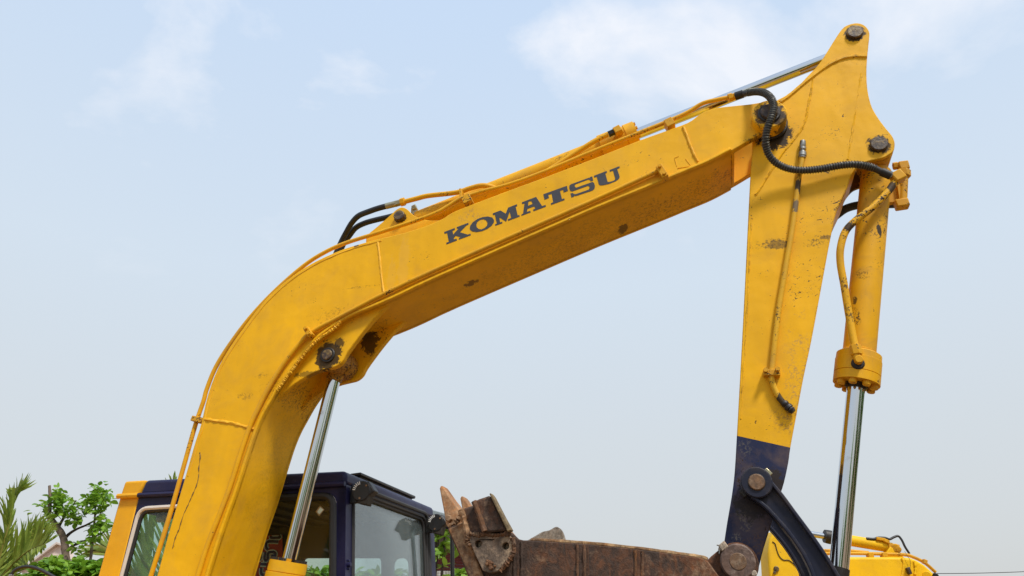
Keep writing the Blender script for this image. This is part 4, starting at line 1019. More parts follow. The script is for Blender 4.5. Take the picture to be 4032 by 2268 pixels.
# work lamps: a round ratchet plate with a folded box body
def lamp(px, py, k_):
    c = hit(px, py, ft + fdir * 0.07, fdir)
    yv = Vector((0, -1, 0)); o = M['black_plastic']
    m = MB(); rad = 0.050 * k_
    m.cyl(c + yv * 0.03, c - yv * 0.03, rad, 32, 0.004)
    lb = m.build('work_lamp', o, cab)
    m = MB(); m.box(c + Vector((0.036, 0, 0.010)) * k_, Vector((0.020, 0, -0.026)) * k_, (0, 0.028 * k_, 0), Vector((0.016, 0, 0.012)) * k_); m.build('lamp_body', o, lb, 0.006)
    m = MB(); m.box(c + Vector((0.012, 0.004, -0.042)) * k_, Vector((0.026, 0, -0.006)) * k_, (0, 0.030 * k_, 0), Vector((0.006, 0, 0.022)) * k_); m.build('lamp_lens', M['interior_dark'], lb, 0.005)
    m = MB(); m.box(c + Vector((-0.052, 0.01, -0.012)) * k_, Vector((0.02, 0, 0)) * k_, (0, 0.012 * k_, 0), Vector((0, 0, 0.042)) * k_); m.build('lamp_bracket', o, lb, 0.004)
    for i in range(6):
        a = R(105 + i * 13); dv = Vector((math.cos(a), 0, math.sin(a)))
        tv = Vector((-dv.z, 0, dv.x))
        m = MB(); m.box(c + yv * 0.031 + dv * 0.039 * k_, dv * 0.0075 * k_, yv * 0.0008, tv * 0.0022 * k_); m.build('scale_mark', M['white'], lb)
    for a in (R(40), R(-95)):
        m = MB(); m.cyl(c + yv * 0.029 + Vector((math.cos(a), 0, math.sin(a))) * 0.036 * k_, c + yv * 0.033 + Vector((math.cos(a), 0, math.sin(a))) * 0.036 * k_, 0.005 * k_, 10); m.build('screw', M['pin2'], lb)
lamp(1432, 1936, 0.95)
lamp(1722, 2060, 1.0)
# wiper: motor housing behind the glass with its arm
wp = Vector((0, 0, 0)) - fdir * 0.05
m = MB(); wc = hit(1640, 2048, ft + wp, fdir)
m.slab(rounded([(-0.06, -0.045), (-0.06, 0.06), (0.065, 0.06), (0.05, -0.005), (0.012, -0.045)], 0.02, 4), [], lambda a, b_, d: tuple(wc + ed * -a + Vector((0, b_, 0)) - fdir * d), -0.02, 0.03)
wiper = m.build('wiper', M['black_plastic'], cab, 0.006)
m = MB(); m.tube(smooth([hit(a, c_, ft + wp, fdir) for a, c_ in [(1632, 2085), (1624, 2110), (1621, 2150), (1624, 2200), (1629, 2268), (1634, 2350)]], 5), 0.020, 8); m.build('wiper_arm', M['black_plastic'], wiper)
# grab rail beside the far corner
rail_y = fy + 0.03
m = MB(); pr = L(1780, 2092, rail_y)
m.tube([pr, L(1781, 2200, rail_y), L(1783, 2420, rail_y)], 0.0125, 12); grab = m.build('grab_rail', M['black_plastic'], cab)
m = MB(); m.tube(smooth([L(1715, 2072, fy - 0.02), L(1750, 2074, rail_y), L(1772, 2080, rail_y), pr, L(1780, 2105, rail_y)], 5), 0.0125, 12); m.build('rail_arm', M['black_plastic'], grab)
# catch on the front pillar, lamp seen in the rear side window
m = MB()
for yy in (2207, 2224, 2240): 
    p = hit(1371, yy, ft, fdir); m.cyl(p - fdir * 0.004, p + fdir * (0.014 if yy == 2224 else 0.006), 0.011 if yy == 2224 else 0.005, 14, 0.002)
m.build('pillar_catch', M['navy_cab'], cab)
m = MB(); pk = L(633, 2037, CY0 + 0.08)
for k_ in range(7): m.lathe(pk + Vector((random.uniform(-.03, .03), random.uniform(-.02, .02), random.uniform(-.012, .012))), pk + Vector((random.uniform(-.03, .03), .05, .01)), [(0, 0.008), (0.012, 0.02), (0.03, 0.02), (0.045, 0.008)], 10)
m.box(pk + Vector((0.0, 0.01, 0.05)), (0.012, 0, 0), (0, 0.006, 0), (0, 0, 0.035)); m.build('cab_lamp', plain('grey_lamp', (0.30, 0.31, 0.31), 0.5), cab)

# -------- what carries it all, below the frame
m = MB(); bx_ = boom.matrix_world
foot = (top_e[0] + bot_e[-1]) / 2
m.box((foot.x - 1.3, 0.45, 1.25), (1.45, 0, 0), (0, 1.1, 0), (0, 0, 0.22)); m.box((foot.x - 2.0, 0.3, 1.62), (0.75, 0, 0), (0, 1.0, 0), (0, 0, 0.2))
house = m.build('engine_house', M['yellow_cab'], exc, 0.05, 3)
m = MB(); m.plate([Vector((foot.x - .35, 0, 1.45)), Vector((foot.x + .25, 0, 1.45)), Vector((foot.x + .1, 0, foot.z + .15)), Vector((foot.x - .15, 0, foot.z + .15))], -0.24, -0.20)
m.plate([Vector((foot.x - .35, 0, 1.45)), Vector((foot.x + .25, 0, 1.45)), Vector((foot.x + .1, 0, foot.z + .15)), Vector((foot.x - .15, 0, foot.z + .15))], 0.20, 0.24)
m.build('boom_foot_bracket', M['yellow_cab'], house, 0.01)
for yy in (-0.55, 1.35):
    prof = rounded([(foot.x - 2.6, 0.02), (foot.x + 0.4, 0.02), (foot.x + 0.75, 0.38), (foot.x + 0.55, 0.72), (foot.x - 2.6, 0.72), (foot.x - 2.9, 0.38)], 0.25, 6)
    m = MB(); m.slab(prof, [], lambda a, b_, d: (a, d, b_), yy - 0.25, yy + 0.25); m.build('track', M['grease'], exc, 0.02)
m = MB(); m.cyl((foot.x - 1.1, 0.4, 0.55), (foot.x - 1.1, 0.4, 1.05), 0.5, 32); m.build('slew_ring', M['grease'], exc)

# ================================================================== red banner seen through the cab's side window
bd = empty('banner', BASE + DX * 0 + DY * 0, -YAW)
bcp = L(1050, 2190, fy - 0.06)
bd.location = Matrix.Rotation(-YAW, 3, 'Z') @ Vector((bcp.x, bcp.y, bcp.z - 0.4)) + BASE
off = Vector((bcp.x, bcp.y, bcp.z - 0.4))
tag(bd, 'dark red banner with outlined dark lettering behind the cab side window', 'banner')
by = fy - 0.06
m = MB(); m.plate([p - off for p in LP([(900, 2112), (1112, 2106), (1112, 2420), (900, 2420)], by)], 0, 0.004)
m.build('cloth', plain('red_banner', (0.50, 0.07, 0.055), 0.8, 0, 0.3, 12), bd)
strokes = [[(600, 655), (615, 690), (450, 690), (440, 655)], [(590, 770), (440, 765), (385, 770), (350, 805), (350, 890), (385, 925)], [(335, 975), (315, 1060), (315, 1120), (345, 1140), (375, 1110), (385, 1000), (420, 978), (490, 975), (530, 1010), (520, 1060), (475, 1065), (465, 1025)],
           [(190, 960), (235, 985), (240, 1060), (230, 1110), (190, 1130), (165, 1100), (185, 1070)], [(235, 1215), (350, 1220)], [(250, 1290), (245, 1380), (270, 1420), (330, 1425)]]
for wd, yy, mt, nm in ((0.030, -0.002, plain('banner_outline', (0.75, 0.80, 0.82), 0.8), 'letter_outline'), (0.0165, -0.004, plain('banner_letter', (0.07, 0.055, 0.13), 0.8), 'letter')):
    for st in strokes:
        pts = smooth([L(980 + x * .1988, 1980 + y * .1988, by) - off for x, y in st], 4)
        m = MB(); vs = []; n = len(pts)
        for i in range(n):
            t = pts[min(n - 1, i + 1)] - pts[max(0, i - 1)]; nn = Vector((-t.z, 0, t.x)).normalized() * wd * 0.5
            vs += [pts[i] + nn + Vector((0, yy, 0)), pts[i] - nn + Vector((0, yy, 0))]
        m.add(vs, [[2 * i, 2 * i + 1, 2 * i + 3, 2 * i + 2] for i in range(n - 1)])
        m.build(nm, mt, bd)

# ================================================================== second excavator, far right
YB = 6.6
x2 = empty('excavator', (W(3450, 2268, YB).x, YB, 0))
o2 = Vector(x2.location)
tag(x2, 'smaller bright yellow excavator in the background behind the front one', 'excavator')
def B(px, py, dy=0.0): return W(px, py, YB + dy) - o2
def BP(pix, dy=0.0): return [B(a, c, dy) for a, c in pix]
def slabY(m, pts, d0, d1): return m.slab([(p.x, p.z) for p in pts], [], lambda a, b_, d: (a, d, b_), d0, d1)
m = MB(); bt = BP([(3180, 2199), (3345, 2193), (3520, 2193), (3560, 2194), (3588, 2197), (3612, 2207), (3640, 2224), (3664, 2245), (3690, 2272), (3740, 2340)]) + BP([(3560, 2420), (3180, 2380)])
slabY(m, bt, 0, 0.32); boom2 = m.build('boom', M['yellow_far'], x2, 0.02, 3)
bead2 = smooth([B(3550, 2197, -0.004), B(3558, 2215, -0.004), B(3556, 2240, -0.004), B(3552, 2262, -0.004), B(3546, 2290, -0.004)], 4)
m = MB(); m.tube(bead2, 0.008, 6, 0.2); m.build('weld_bead', M['yellow_far'], boom2)
m = MB(); m.tube(smooth([B(3600, 2210, -0.004), B(3606, 2235, -0.004), B(3602, 2262, -0.004)], 4), 0.011, 6, 0.3); m.build('weld_bead', M['yellow_far'], boom2)
m = MB(); m.box(B(3578, 2248, -0.02), (0.012, 0, 0.004), (0, 0.02, 0), (-0.006, 0, 0.026)); m.build('bracket', M['pin'], boom2, 0.003)
m = MB(); m.tube(smooth([B(3562, 2170, 0), B(3570, 2185, -0.02), B(3583, 2205, -0.025), B(3584, 2225, -0.025), B(3583, 2243, -0.03)], 4), 0.0018, 5); m.build('loose_wire', M['grease'], boom2)
m = MB(); m.cyl(B(3650, 2266, -0.02), B(3650, 2266, 0.05), 0.035, 20, 0.004); m.build('pin_boss', M['yellow_far'], boom2)
m = MB(); m.cyl(B(3684, 2268, -0.03), B(3684, 2268, 0.05), 0.024, 20, 0.004); m.build('pin', M['grease'], boom2)
m = MB(); m.tube(smooth([B(3180, 2180, 0.06), B(3345, 2179, 0.06), B(3472, 2181, 0.06), B(3561, 2184, 0.06), B(3595, 2193, 0.06), B(3640, 2215, 0.06), B(3684, 2253, 0.06)], 5), 0.014, 8); m.build('pipe', M['yellow_worn'], boom2)
m = MB(); m.tube([B(3130, 2167, 0.14), B(3345, 2168, 0.14), B(3420, 2175, 0.14)], 0.012, 8); m.build('pipe', M['yellow_worn'], boom2)
for a in (3425, 3480): 
    m = MB(); m.box(B(a, 2186, 0.06), (0.022, 0, 0), (0, 0.03, 0), (0, 0, 0.018)); m.build('pipe_clamp', M['yellow_worn'], boom2, 0.003)
m = MB(); m.box(B(3641, 2212, 0.02), (0.014, 0, -0.006), (0, 0.02, 0), (0.006, 0, 0.016)); m.build('pipe_clamp', M['yellow_worn'], boom2, 0.003)
m = MB(); m.cyl(B(3262, 2114, 0.16), B(3500, 2154, 0.16), 0.046, 32, 0.006); m.cyl(B(3500, 2154, 0.16), B(3512, 2156, 0.16), 0.04, 24)
cyl2 = m.build('arm_cylinder', M['yellow_far'], x2)
m = MB(); m.lathe(B(3246, 2111, 0.16), B(3266, 2115, 0.16), [(0, 0.03), (0.0, 0.055), (0.03, 0.058), (0.055, 0.058), (0.056, 0.02)], 28); m.build('gland', M['grease'], cyl2)
m = MB(); m.cyl(B(3100, 2087, 0.16), B(3255, 2113, 0.16), 0.025, 24); m.build('rod', M['chrome'], cyl2)
m = MB(); m.cyl(B(3527, 2158, 0.08), B(3527, 2158, 0.26), 0.036, 24, 0.006); m.cyl(B(3538, 2163, 0.07), B(3538, 2163, 0.10), 0.025, 8, 0.004); m.box(B(3510, 2160, 0.16), (0.045, 0, -0.008), (0, 0.06, 0), (0.004, 0, 0.034)); m.build('cylinder_eye', M['yellow_worn'], cyl2, 0.003)
m = MB(); slabY(m, BP([(3500, 2200), (3512, 2168), (3526, 2148), (3545, 2160), (3575, 2185), (3590, 2200)]), 0.09, 0.12); m.build('cylinder_bracket', M['yellow_far'], boom2, 0.005)
m = MB(); m.tube(smooth([B(3412, 2120, 0.12), B(3441, 2122, 0.12), B(3458, 2117, 0.12), B(3485, 2118, 0.12), B(3503, 2123, 0.12), B(3520, 2115, 0.12), B(3537, 2111, 0.12), B(3551, 2127, 0.11), B(3564, 2154, 0.1), B(3581, 2180, 0.1)], 5), 0.010, 8); m.build('hose', M['rubber'], cyl2)
m = MB(); m.box(B(3465, 2123, 0.12), (0.035, 0, -0.006), (0, 0.02, 0), (0.002, 0, 0.012)); m.box(B(3490, 2131, 0.11), (0.022, 0, -0.01), (0, 0.015, 0), (0.004, 0, 0.014)); m.build('port_block', M['yellow_worn'], cyl2, 0.004)
# its dipper with the hose along it
arm2 = smooth(BP([(3056, 2083), (3080, 2104), (3102, 2129), (3114, 2150), (3124, 2172), (3140, 2218), (3150, 2275)], -0.2), 3) + BP([(3165, 2420), (3045, 2420), (3030, 2268), (3024, 2180), (3032, 2120)], -0.2)
m = MB(); slabY(m, arm2, -0.2, 0.02); dip = m.build('stick', M['yellow_far'], x2, 0.018, 3)
m = MB(); m.tube(smooth([B(3041, 2133, -0.203), B(3052, 2142, -0.203), B(3060, 2170, -0.203), B(3070, 2192, -0.203), B(3085, 2205, -0.203), B(3105, 2206, -0.203), B(3120, 2216, -0.203), B(3135, 2230, -0.203)], 5), 0.004, 6); m.build('paint_seam', M['grease'], dip)
m = MB(); m.cyl(B(3057, 2240, -0.215), B(3057, 2240, -0.19), 0.022, 16, 0.004); m.cyl(B(3050, 2255, -0.22), B(3050, 2255, -0.19), 0.012, 12, 0.003); m.build('pin', M['pin'], dip)
m = MB(); m.tube(smooth([B(3140, 2150, -0.05), B(3146, 2185, -0.1), B(3146, 2210, -0.12), B(3152, 2240, -0.12), B(3160, 2290, -0.12)], 5), 0.022, 10); m.build('hose', M['rubber'], dip)
m = MB(); m.box(B(3300, 2700, 0.3), (1.0, 0, 0), (0, 0.9, 0), (0, 0, 0.3)); m.box((0.6, 0.4, 0.4), (1.3, 0, 0), (0, 1.0, 0), (0, 0, 0.38)); m.box((0.8, 0.4, 1.0), (1.0, 0, 0), (0, 0.9, 0), (0, 0, 0.4)); m.build('body', M['yellow_far'], x2, 0.05)

# ================================================================== overhead wire
m = MB(); wa, wb = W(3500, 2257, 30), W(4400, 2226, 34)
mid2 = (wa + wb) / 2 + Vector((0, 0, -0.12))
m.tube(smooth([wa, wa.lerp(wb, .25) + Vector((0, 0, -.09)), mid2, wa.lerp(wb, .75) + Vector((0, 0, -.09)), wb], 6), 0.013, 6)
tag(m.build('overhead_wire', M['rubber']), 'thin dark overhead wire crossing the sky at the right edge', 'wire')

# ================================================================== shed behind the cab
YSH = 9.0
shed = empty('shed', (W(1780, 2268, YSH).x, YSH, 0)); osd = Vector(shed.location)
tag(shed, 'dark red boarded shed under a grey metal roof behind the cab', 'shed')
def SH(px, py, dy=0.0): return W(px, py, YSH + dy) - osd
cream = plain('cream_wall', (0.62, 0.56, 0.42), 0.8); redw = plain('red_boards', (0.14, 0.020, 0.017), 0.6, 0, 0.35, 10); tin = plain('tin_roof', (0.26, 0.30, 0.33), 0.45, 0.3); brown = plain('brown_board', (0.16, 0.13, 0.11), 0.8)
xl, xr = SH(1690, 2100).x, SH(1960, 2100).x
def shb(name, y0px, y1px, d, mat, dy=0.0):
    z1, z0 = SH(1780, y0px, dy).z, SH(1780, y1px, dy).z
    m = MB(); m.box(((xl + xr) / 2, dy, (z0 + z1) / 2), ((xr - xl) / 2, 0, 0), (0, d, 0), (0, 0, (z1 - z0) / 2)); return m.build(name, mat, shed, 0.004)
shb('wall', 2030, 2125, 0.05, cream, 0.2)
shb('fascia', 2116, 2160, 0.04, brown, 0.06)
for k_ in range(7):
    shb('board', 2158 + k_ * 13, 2170 + k_ * 13, 0.02, redw, 0.03 - 0.004 * (k_ % 2))
zlo = SH(1780, 2258).z
m = MB(); m.box(((xl + xr) / 2, 0.1, zlo / 2), ((xr - xl) / 2, 0, 0), (0, 0.05, 0), (0, 0, zlo / 2)); m.build('lower_wall', plain('beige_wall', (0.50, 0.40, 0.26), 0.8), shed)
for k_ in range(26):
    xx = xl + (xr - xl) * (k_ + 0.5) / 26
    m = MB(); m.cyl((xx, -0.03, zlo + 0.0), (xx, 0.05, zlo + 0.004), 0.026, 12); m.build('edge_scallop', M['white'], shed)
za, zb = SH(1700, 2000, -0.3), SH(1790, 2032, -0.3)
m = MB(); zt = SH(1700, 2012, -0.3).z
m.slab([(xl - 0.05, zt + 0.03), (SH(1700, 2005, -.3).x, SH(1700, 2008, -.3).z), (SH(1800, 2040, -.3).x, SH(1800, 2036, -.3).z), (xr, SH(1960, 2085, -.3).z), (xr, SH(1960, 2100, -.3).z), (SH(1800, 2052, -.3).x, SH(1800, 2052, -.3).z), (xl - 0.05, zt - 0.02)], [], lambda a, b_, d: (a, d, b_), -0.35, 3.0)
m.build('roof', tin, shed, 0.006)

# ================================================================== plants
leaf_a = leafmat('leaf_green', (0.075, 0.20, 0.016), (0.25, 0.45, 0.035))
leaf_l = leafmat('leaf_light', (0.10, 0.25, 0.015), (0.28, 0.46, 0.035))
leaf_v = leafmat('vine_green', (0.10, 0.22, 0.02), (0.26, 0.42, 0.05))
leaf_m = leafmat('leaf_mixed', (0.08, 0.21, 0.016), (0.30, 0.50, 0.04))
leaf_p = leafmat('palm_green', (0.14, 0.22, 0.03), (0.33, 0.40, 0.07))
leaf_y = leafmat('palm_yellow', (0.20, 0.20, 0.03), (0.32, 0.26, 0.05))
bark = plain('bark', (0.16, 0.115, 0.085), 0.9, 0, 0.4, 40, 0.6)
bark_d = plain('dark_bark', (0.07, 0.05, 0.04), 0.9, 0, 0.4, 40, 0.6)

def leaf_shape(l, w):
    vs = [(0, 0, 0), (w * .42, l * .22, .05 * l), (w * .5, l * .5, .07 * l), (w * .3, l * .8, .03 * l), (0, l, -.08 * l), (-w * .3, l * .8, .03 * l), (-w * .5, l * .5, .07 * l), (-w * .42, l * .22, .05 * l), (0, l * .3, 0), (0, l * .65, -.01 * l)]
    fs = [(0, 1, 8), (1, 2, 9, 8), (2, 3, 9), (3, 4, 9), (4, 5, 9), (5, 6, 9), (6, 7, 8, 9), (7, 0, 8)]
    return vs, fs
def leaf_mesh(name, l, w, mat):
    vs, fs = leaf_shape(l, w)
    me = bpy.data.meshes.new(name); me.from_pydata(vs, [], fs); me.materials.append(mat)
    me.polygons.foreach_set('use_smooth', [True] * len(me.polygons))
    return me
def rnd_rot(down=0.3):
    d = Vector((random.gauss(0, 1), random.gauss(0, 1), random.gauss(0, 0.45) - down)).normalized()
    upv_ = Vector((random.gauss(0, .5), random.gauss(0, .5), 1))
    x = d.cross(upv_).normalized(); z = x.cross(d)
    return Matrix((x, d, z)).transposed()
def leaf_cloud(pts, l, w, jl=0.3, down=0.3):
    m = MB()
    for p in pts:
        k_ = random.uniform(1 - jl, 1 + jl); vs, fs = leaf_shape(l * k_, w * k_ * random.uniform(.85, 1.15)); Rm = rnd_rot(down)
        m.add([Rm @ Vector(v) + p for v in vs], fs, True)
    return m

# -------- young tree, left of the cab
YT = 8.2
tb = W(265, 2268, YT)
tree = empty('leafy_tree', (tb.x, YT, 0)); ot = Vector(tree.location)
tag(tree, 'young leafy tree with a bare stub top, left of the cab', 'tree')
def T(px, py, dy=0.0): return W(px, py, YT + dy) - ot
m = MB(); tk = smooth([Vector((0.05, 0, -0.05)), T(266, 2400), T(265, 2268), T(258, 2190), T(256, 2150), T(247, 2110), T(228, 2080), T(206, 2050), T(194, 2035), T(195, 2000), T(197, 1960), T(195, 1912)], 4)
n = len(tk); m.tube(tk, [0.042 if i < n * .25 else 0.041 - 0.028 * (i / n - .25) / .75 for i in range(n)], 10, 0.06); trunk = m.build('trunk', bark, tree)
for br_ in ([(257, 2118), (275, 2100), (305, 2082), (345, 2065), (385, 2040), (400, 2015)], [(263, 2172), (285, 2150), (315, 2138), (350, 2122), (390, 2105), (420, 2090)], [(355, 2215), (359, 2180), (363, 2140), (370, 2080), (375, 2010), (378, 1960), (380, 1925)], [(206, 2050), (225, 2010), (245, 1970)], [(228, 2080), (250, 2040), (280, 2000), (300, 1970)]):
    pts = smooth([T(a, c, 0.05) for a, c in br_], 4); n = len(pts)
    m = MB(); m.tube(pts, [0.017 - 0.011 * i / n for i in range(n)], 8, 0.08); m.build('branch', bark_d if br_[0][0] != 355 else bark, tree)
crown = empty('crown', (0, 0, 0)); crown.parent = tree
lm = [leaf_mesh('leaf', 0.070, 0.047, leaf_a), leaf_mesh('leaf', 0.060, 0.038, leaf_l), leaf_mesh('leaf', 0.082, 0.052, leaf_a)]
cl_ = [(225, 1950, 34, 30, 40), (215, 2000, 38, 36, 36), (255, 1985, 36, 40, 38), (300, 2010, 34, 34, 30), (285, 2040, 30, 26, 20), (345, 1985, 34, 34, 32), (380, 1950, 36, 40, 46), (395, 1990, 32, 44, 36), (415, 1960, 26, 40, 26), (375, 2090, 28, 32, 30), (400, 2060, 26, 32, 22), (175, 1990, 20, 20, 12), (195, 2030, 16, 18, 8), (350, 2130, 22, 18, 14), (295, 2150, 18, 18, 10), (420, 2080, 20, 24, 14)]
sparse = [(120, 2010), (125, 2018), (160, 1992), (187, 2060), (170, 2035), (235, 2070), (310, 2155), (290, 2180), (335, 2158), (390, 1912), (412, 1900), (420, 1905), (215, 1920), (232, 1928)]
cnt = 0; rest = []
for (a, c, rx, ry, nn) in cl_:
    for _ in range(int(nn * 1.9)):
        while True:
            u_, v_ = random.uniform(-1, 1), random.uniform(-1, 1)
            if u_ * u_ + v_ * v_ < 1: break
        p = T(a + u_ * rx, c + v_ * ry, random.uniform(-0.18, 0.18))
        if cnt < 280:
            o = bpy.data.objects.new('leaf', lm[random.choice((0, 0, 1, 2)) if v_ > -.2 else random.choice((0, 1, 1))]); link(o, crown)
            o.matrix_local = Matrix.Translation(p) @ rnd_rot(0.35).to_4x4() @ Matrix.Scale(random.uniform(.75, 1.15), 4); cnt += 1
        else: rest.append(p)
for a, c in sparse:
    o = bpy.data.objects.new('leaf', lm[0]); link(o, crown)
    o.matrix_local = Matrix.Translation(T(a, c)) @ rnd_rot(0.2).to_4x4()
random.shuffle(rest)
tag(leaf_cloud(rest, 0.066, 0.043).build('leaf_mass', leaf_m, crown), None, None, None, 'stuff')

# -------- palms
def leaflet_mesh(name, l, w, mat, droop):
    vs, fs = [], []; K = 6
    for i in range(K + 1):
        t = i / K; ww = w * (0.55 + 0.9 * t - 1.4 * t * t) if t < .95 else w * .03
        z = -droop * l * t * t
        vs += [(-ww, l * t, z + ww * .5), (0, l * t, z), (ww, l * t, z + ww * .5)]
    for i in range(K):
        o = i * 3; fs += [(o, o + 1, o + 4, o + 3), (o + 1, o + 2, o + 5, o + 4)]
    me = bpy.data.meshes.new(name); me.from_pydata(vs, [], fs); me.materials.append(mat)
    me.polygons.foreach_set('use_smooth', [True] * len(me.polygons)); return me
def frond(parent, pts, nl, lmax, meshes, spread=0.9, upness=0.35, rmat=None, lw=1.0, r0=0.016):
    pts = smooth(pts, 6); n = len(pts)
    m = MB(); m.tube(pts, [r0 - (r0 - 0.003) * i / n for i in range(n)], 6); fr = m.build('frond', rmat or leaf_y, parent)
    for i in range(nl):
        f = 0.12 + 0.88 * i / (nl - 1); x = f * (n - 1); k_ = min(n - 2, int(x)); p = pts[k_].lerp(pts[k_ + 1], x - k_)
        t = (pts[k_ + 1] - pts[k_]).normalized()
        L_ = lmax * (math.sin(math.pi * min(1, 0.16 + f * 0.80)) ** 0.6) * random.uniform(.9, 1.08)
        sidev = t.cross(Vector((0, -0.35, 1))).normalized()
        for sgn in (-1, 1):
            d = (sidev * sgn * spread + t * (0.55 + 0.5 * f) + Vector((0, 0, upness)) + Vector((random.gauss(0, .06), random.gauss(0, .06), random.gauss(0, .06)))).normalized()
            x_ = d.cross(t.cross(d)).normalized(); x_ = d.cross(Vector((0, 0, 1)) + t * .01).normalized(); z_ = x_.cross(d)
            o = bpy.data.objects.new('leaflet', random.choice(meshes)); link(o, fr)
            o.matrix_local = Matrix.Translation(p) @ Matrix((x_, d, z_)).transposed().to_4x4() @ Matrix.Diagonal((lw, L_, L_, 1))
    return fr
def palm(name, Y, base_px, fronds, label, nl, lmax, **kw):
    bp = W(base_px[0], base_px[1], Y)
    pm = empty(name, (bp.x, Y, 0)); op = Vector(pm.location); tag(pm, label, 'palm')
    m = MB(); m.tube([Vector((0, 0, -.05)), Vector((0.02, 0, bp.z * .5)), Vector((0, 0, bp.z))], [0.11, 0.09, 0.07], 12, 0.05); m.build('trunk', bark, pm)
    ms = [leaflet_mesh('leaflet', 1.0, 0.018, leaf_p, d_) for d_ in (0.05, 0.16, 0.3)]
    ys = ms + [leaflet_mesh('leaflet', 1.0, 0.018, leaf_y, 0.2)]
    for f in fronds:
        pts = [W(a, c, Y + dy) - op for a, c, dy in f[0]]
        frond(pm, pts, f[1], f[2], ys if (len(f) > 3 and f[3]) else ms, **kw)
    return pm
def frond2(parent, pts, nl, len0, len1, dirs, meshes, rmat, w=1.0, r0=0.012, both=0.0, base=0.06):
    """A frond whose leaflets turn from one direction at its base to another at its tip."""
    pts = smooth(pts, 8); n = len(pts)
    m = MB(); m.tube(pts, [r0 - (r0 - 0.003) * i / n for i in range(n)], 6); fr = m.build('frond', rmat, parent)
    for i in range(nl):
        f = base + (1 - base) * i / (nl - 1); x = f * (n - 1); k_ = min(n - 2, int(x)); p = pts[k_].lerp(pts[k_ + 1], x - k_)
        q_ = f * (len(dirs) - 1); a = min(len(dirs) - 2, int(q_)); d0 = Vector(dirs[a]).lerp(Vector(dirs[a + 1]), q_ - a)
        t = (pts[k_ + 1] - pts[k_]).normalized()
        for sgn in ((1,) if not both else (1, -1)):
            d = d0 if sgn > 0 else (2 * d0.dot(t) * t - d0 + Vector((0, 0.3, -0.25)))
            d = (d + Vector((random.gauss(0, .07), random.gauss(0, .22), random.gauss(0, .07)))).normalized()
            l_ = (len0 + (len1 - len0) * f) * (1.0 if f < .85 else 1 - (f - .85) * 2.2) * random.uniform(.9, 1.08) * (1 if sgn > 0 else both)
            x_ = d.cross(Vector((random.gauss(0, .25), 1, random.gauss(0, .25)))).normalized(); z_ = x_.cross(d)
            o = bpy.data.objects.new('leaflet', random.choice(meshes)); link(o, fr)
            o.matrix_local = Matrix.Translation(p) @ Matrix((x_, d, z_)).transposed().to_4x4() @ Matrix.Diagonal((w, l_, l_, 1))
    return fr
def palm2(Y, base_px, label):
    bp = W(base_px[0], base_px[1], Y)
    pm = empty('palm_tree', (bp.x, Y, 0)); op = Vector(pm.location); tag(pm, label, 'palm')
    m = MB(); m.tube([Vector((0, 0, -.05)), Vector((0.02, 0, bp.z * .5)), Vector((0, 0, bp.z))], [0.10, 0.085, 0.07], 12, 0.05); m.build('trunk', bark, pm)
    return pm, (lambda a, c, dy=0.0: W(a, c, Y + dy) - op)
PL = [leaflet_mesh('leaflet', 1.0, 0.016, leaf_p, d_) for d_ in (0.08, 0.22, 0.38)]
PY = PL[:2] + [leaflet_mesh('leaflet', 1.0, 0.016, leaf_y, 0.12)]
pm, Q = palm2(6.8, (-60, 2420), 'broad palm with long upright fronds at the far left edge')
frond2(pm, [Q(-60, 2400), Q(-20, 2270), Q(5, 2170), Q(28, 2090), Q(42, 2010), Q(52, 1955), Q(60, 1925)], 58, 0.40, 0.20, [(-0.55, 0, 0.85), (-0.45, 0, 0.9), (-0.25, 0, 0.95), (0.25, 0, 1.0), (1.0, 0, 0.25)], PL, leaf_y, 1.0, both=0.45)
frond2(pm, [Q(-30, 2330, .1), Q(10, 2268, .1), Q(50, 2222, .1), Q(95, 2182, .05), Q(125, 2162, .0), Q(150, 2150, -.05), Q(175, 2142, -.08)], 62, 0.47, 0.18, [(-0.10, 0, 1), (0.0, 0, 1), (0.14, 0, 1), (0.35, 0, 0.95), (0.7, 0, 0.5)], PL, leaf_y, 1.0, both=0.4)
frond2(pm, [Q(-40, 2420, .4), Q(30, 2230, .45), Q(80, 2130, .5), Q(130, 2080, .5), Q(180, 2075, .5)], 28, 0.36, 0.20, [(-0.3, 0, 1), (0.2, 0, 1), (0.7, 0, 0.6), (1, 0, -0.3)], PY, leaf_y, 0.8, both=0.8)
pm, Q = palm2(9.5, (620, 2500), 'palm standing behind the cab, its fronds seen through the rear side window')
frond2(pm, [Q(620, 2480), Q(600, 2330), Q(585, 2220), Q(580, 2140), Q(592, 2085)], 30, 0.62, 0.45, [(-0.7, 0, 0.75), (-0.4, 0, 0.9), (-0.1, 0, 1), (0.3, 0, 1)], PL, leaf_y, 1.9, both=0.9)
frond2(pm, [Q(620, 2480), Q(640, 2330), Q(652, 2200), Q(662, 2080), Q(672, 1980), Q(684, 1900)], 30, 0.55, 0.22, [(-0.8, 0, 0.5), (-0.6, 0, 0.8), (-0.4, 0, 0.9), (-0.1, 0, 1)], PL, leaf_y, 1.6, both=0.9)
frond2(pm, [Q(620, 2480, .2), Q(560, 2330, .2), Q(510, 2240, .2), Q(460, 2175, .2), Q(410, 2150, .2), Q(375, 2160, .2)], 34, 0.5, 0.25, [(-0.3, 0, 0.9), (-0.6, 0, 0.6), (-0.9, 0, -0.1), (-0.9, 0, -0.5)], PY, leaf_y, 1.6, both=0.9)
frond2(pm, [Q(620, 2480, .5), Q(600, 2380, .5), Q(570, 2330, .5), Q(530, 2300, .5)], 20, 0.5, 0.3, [(0, 0, 1), (-0.4, 0, 0.8)], PL, leaf_y, 1.8, both=0.8)
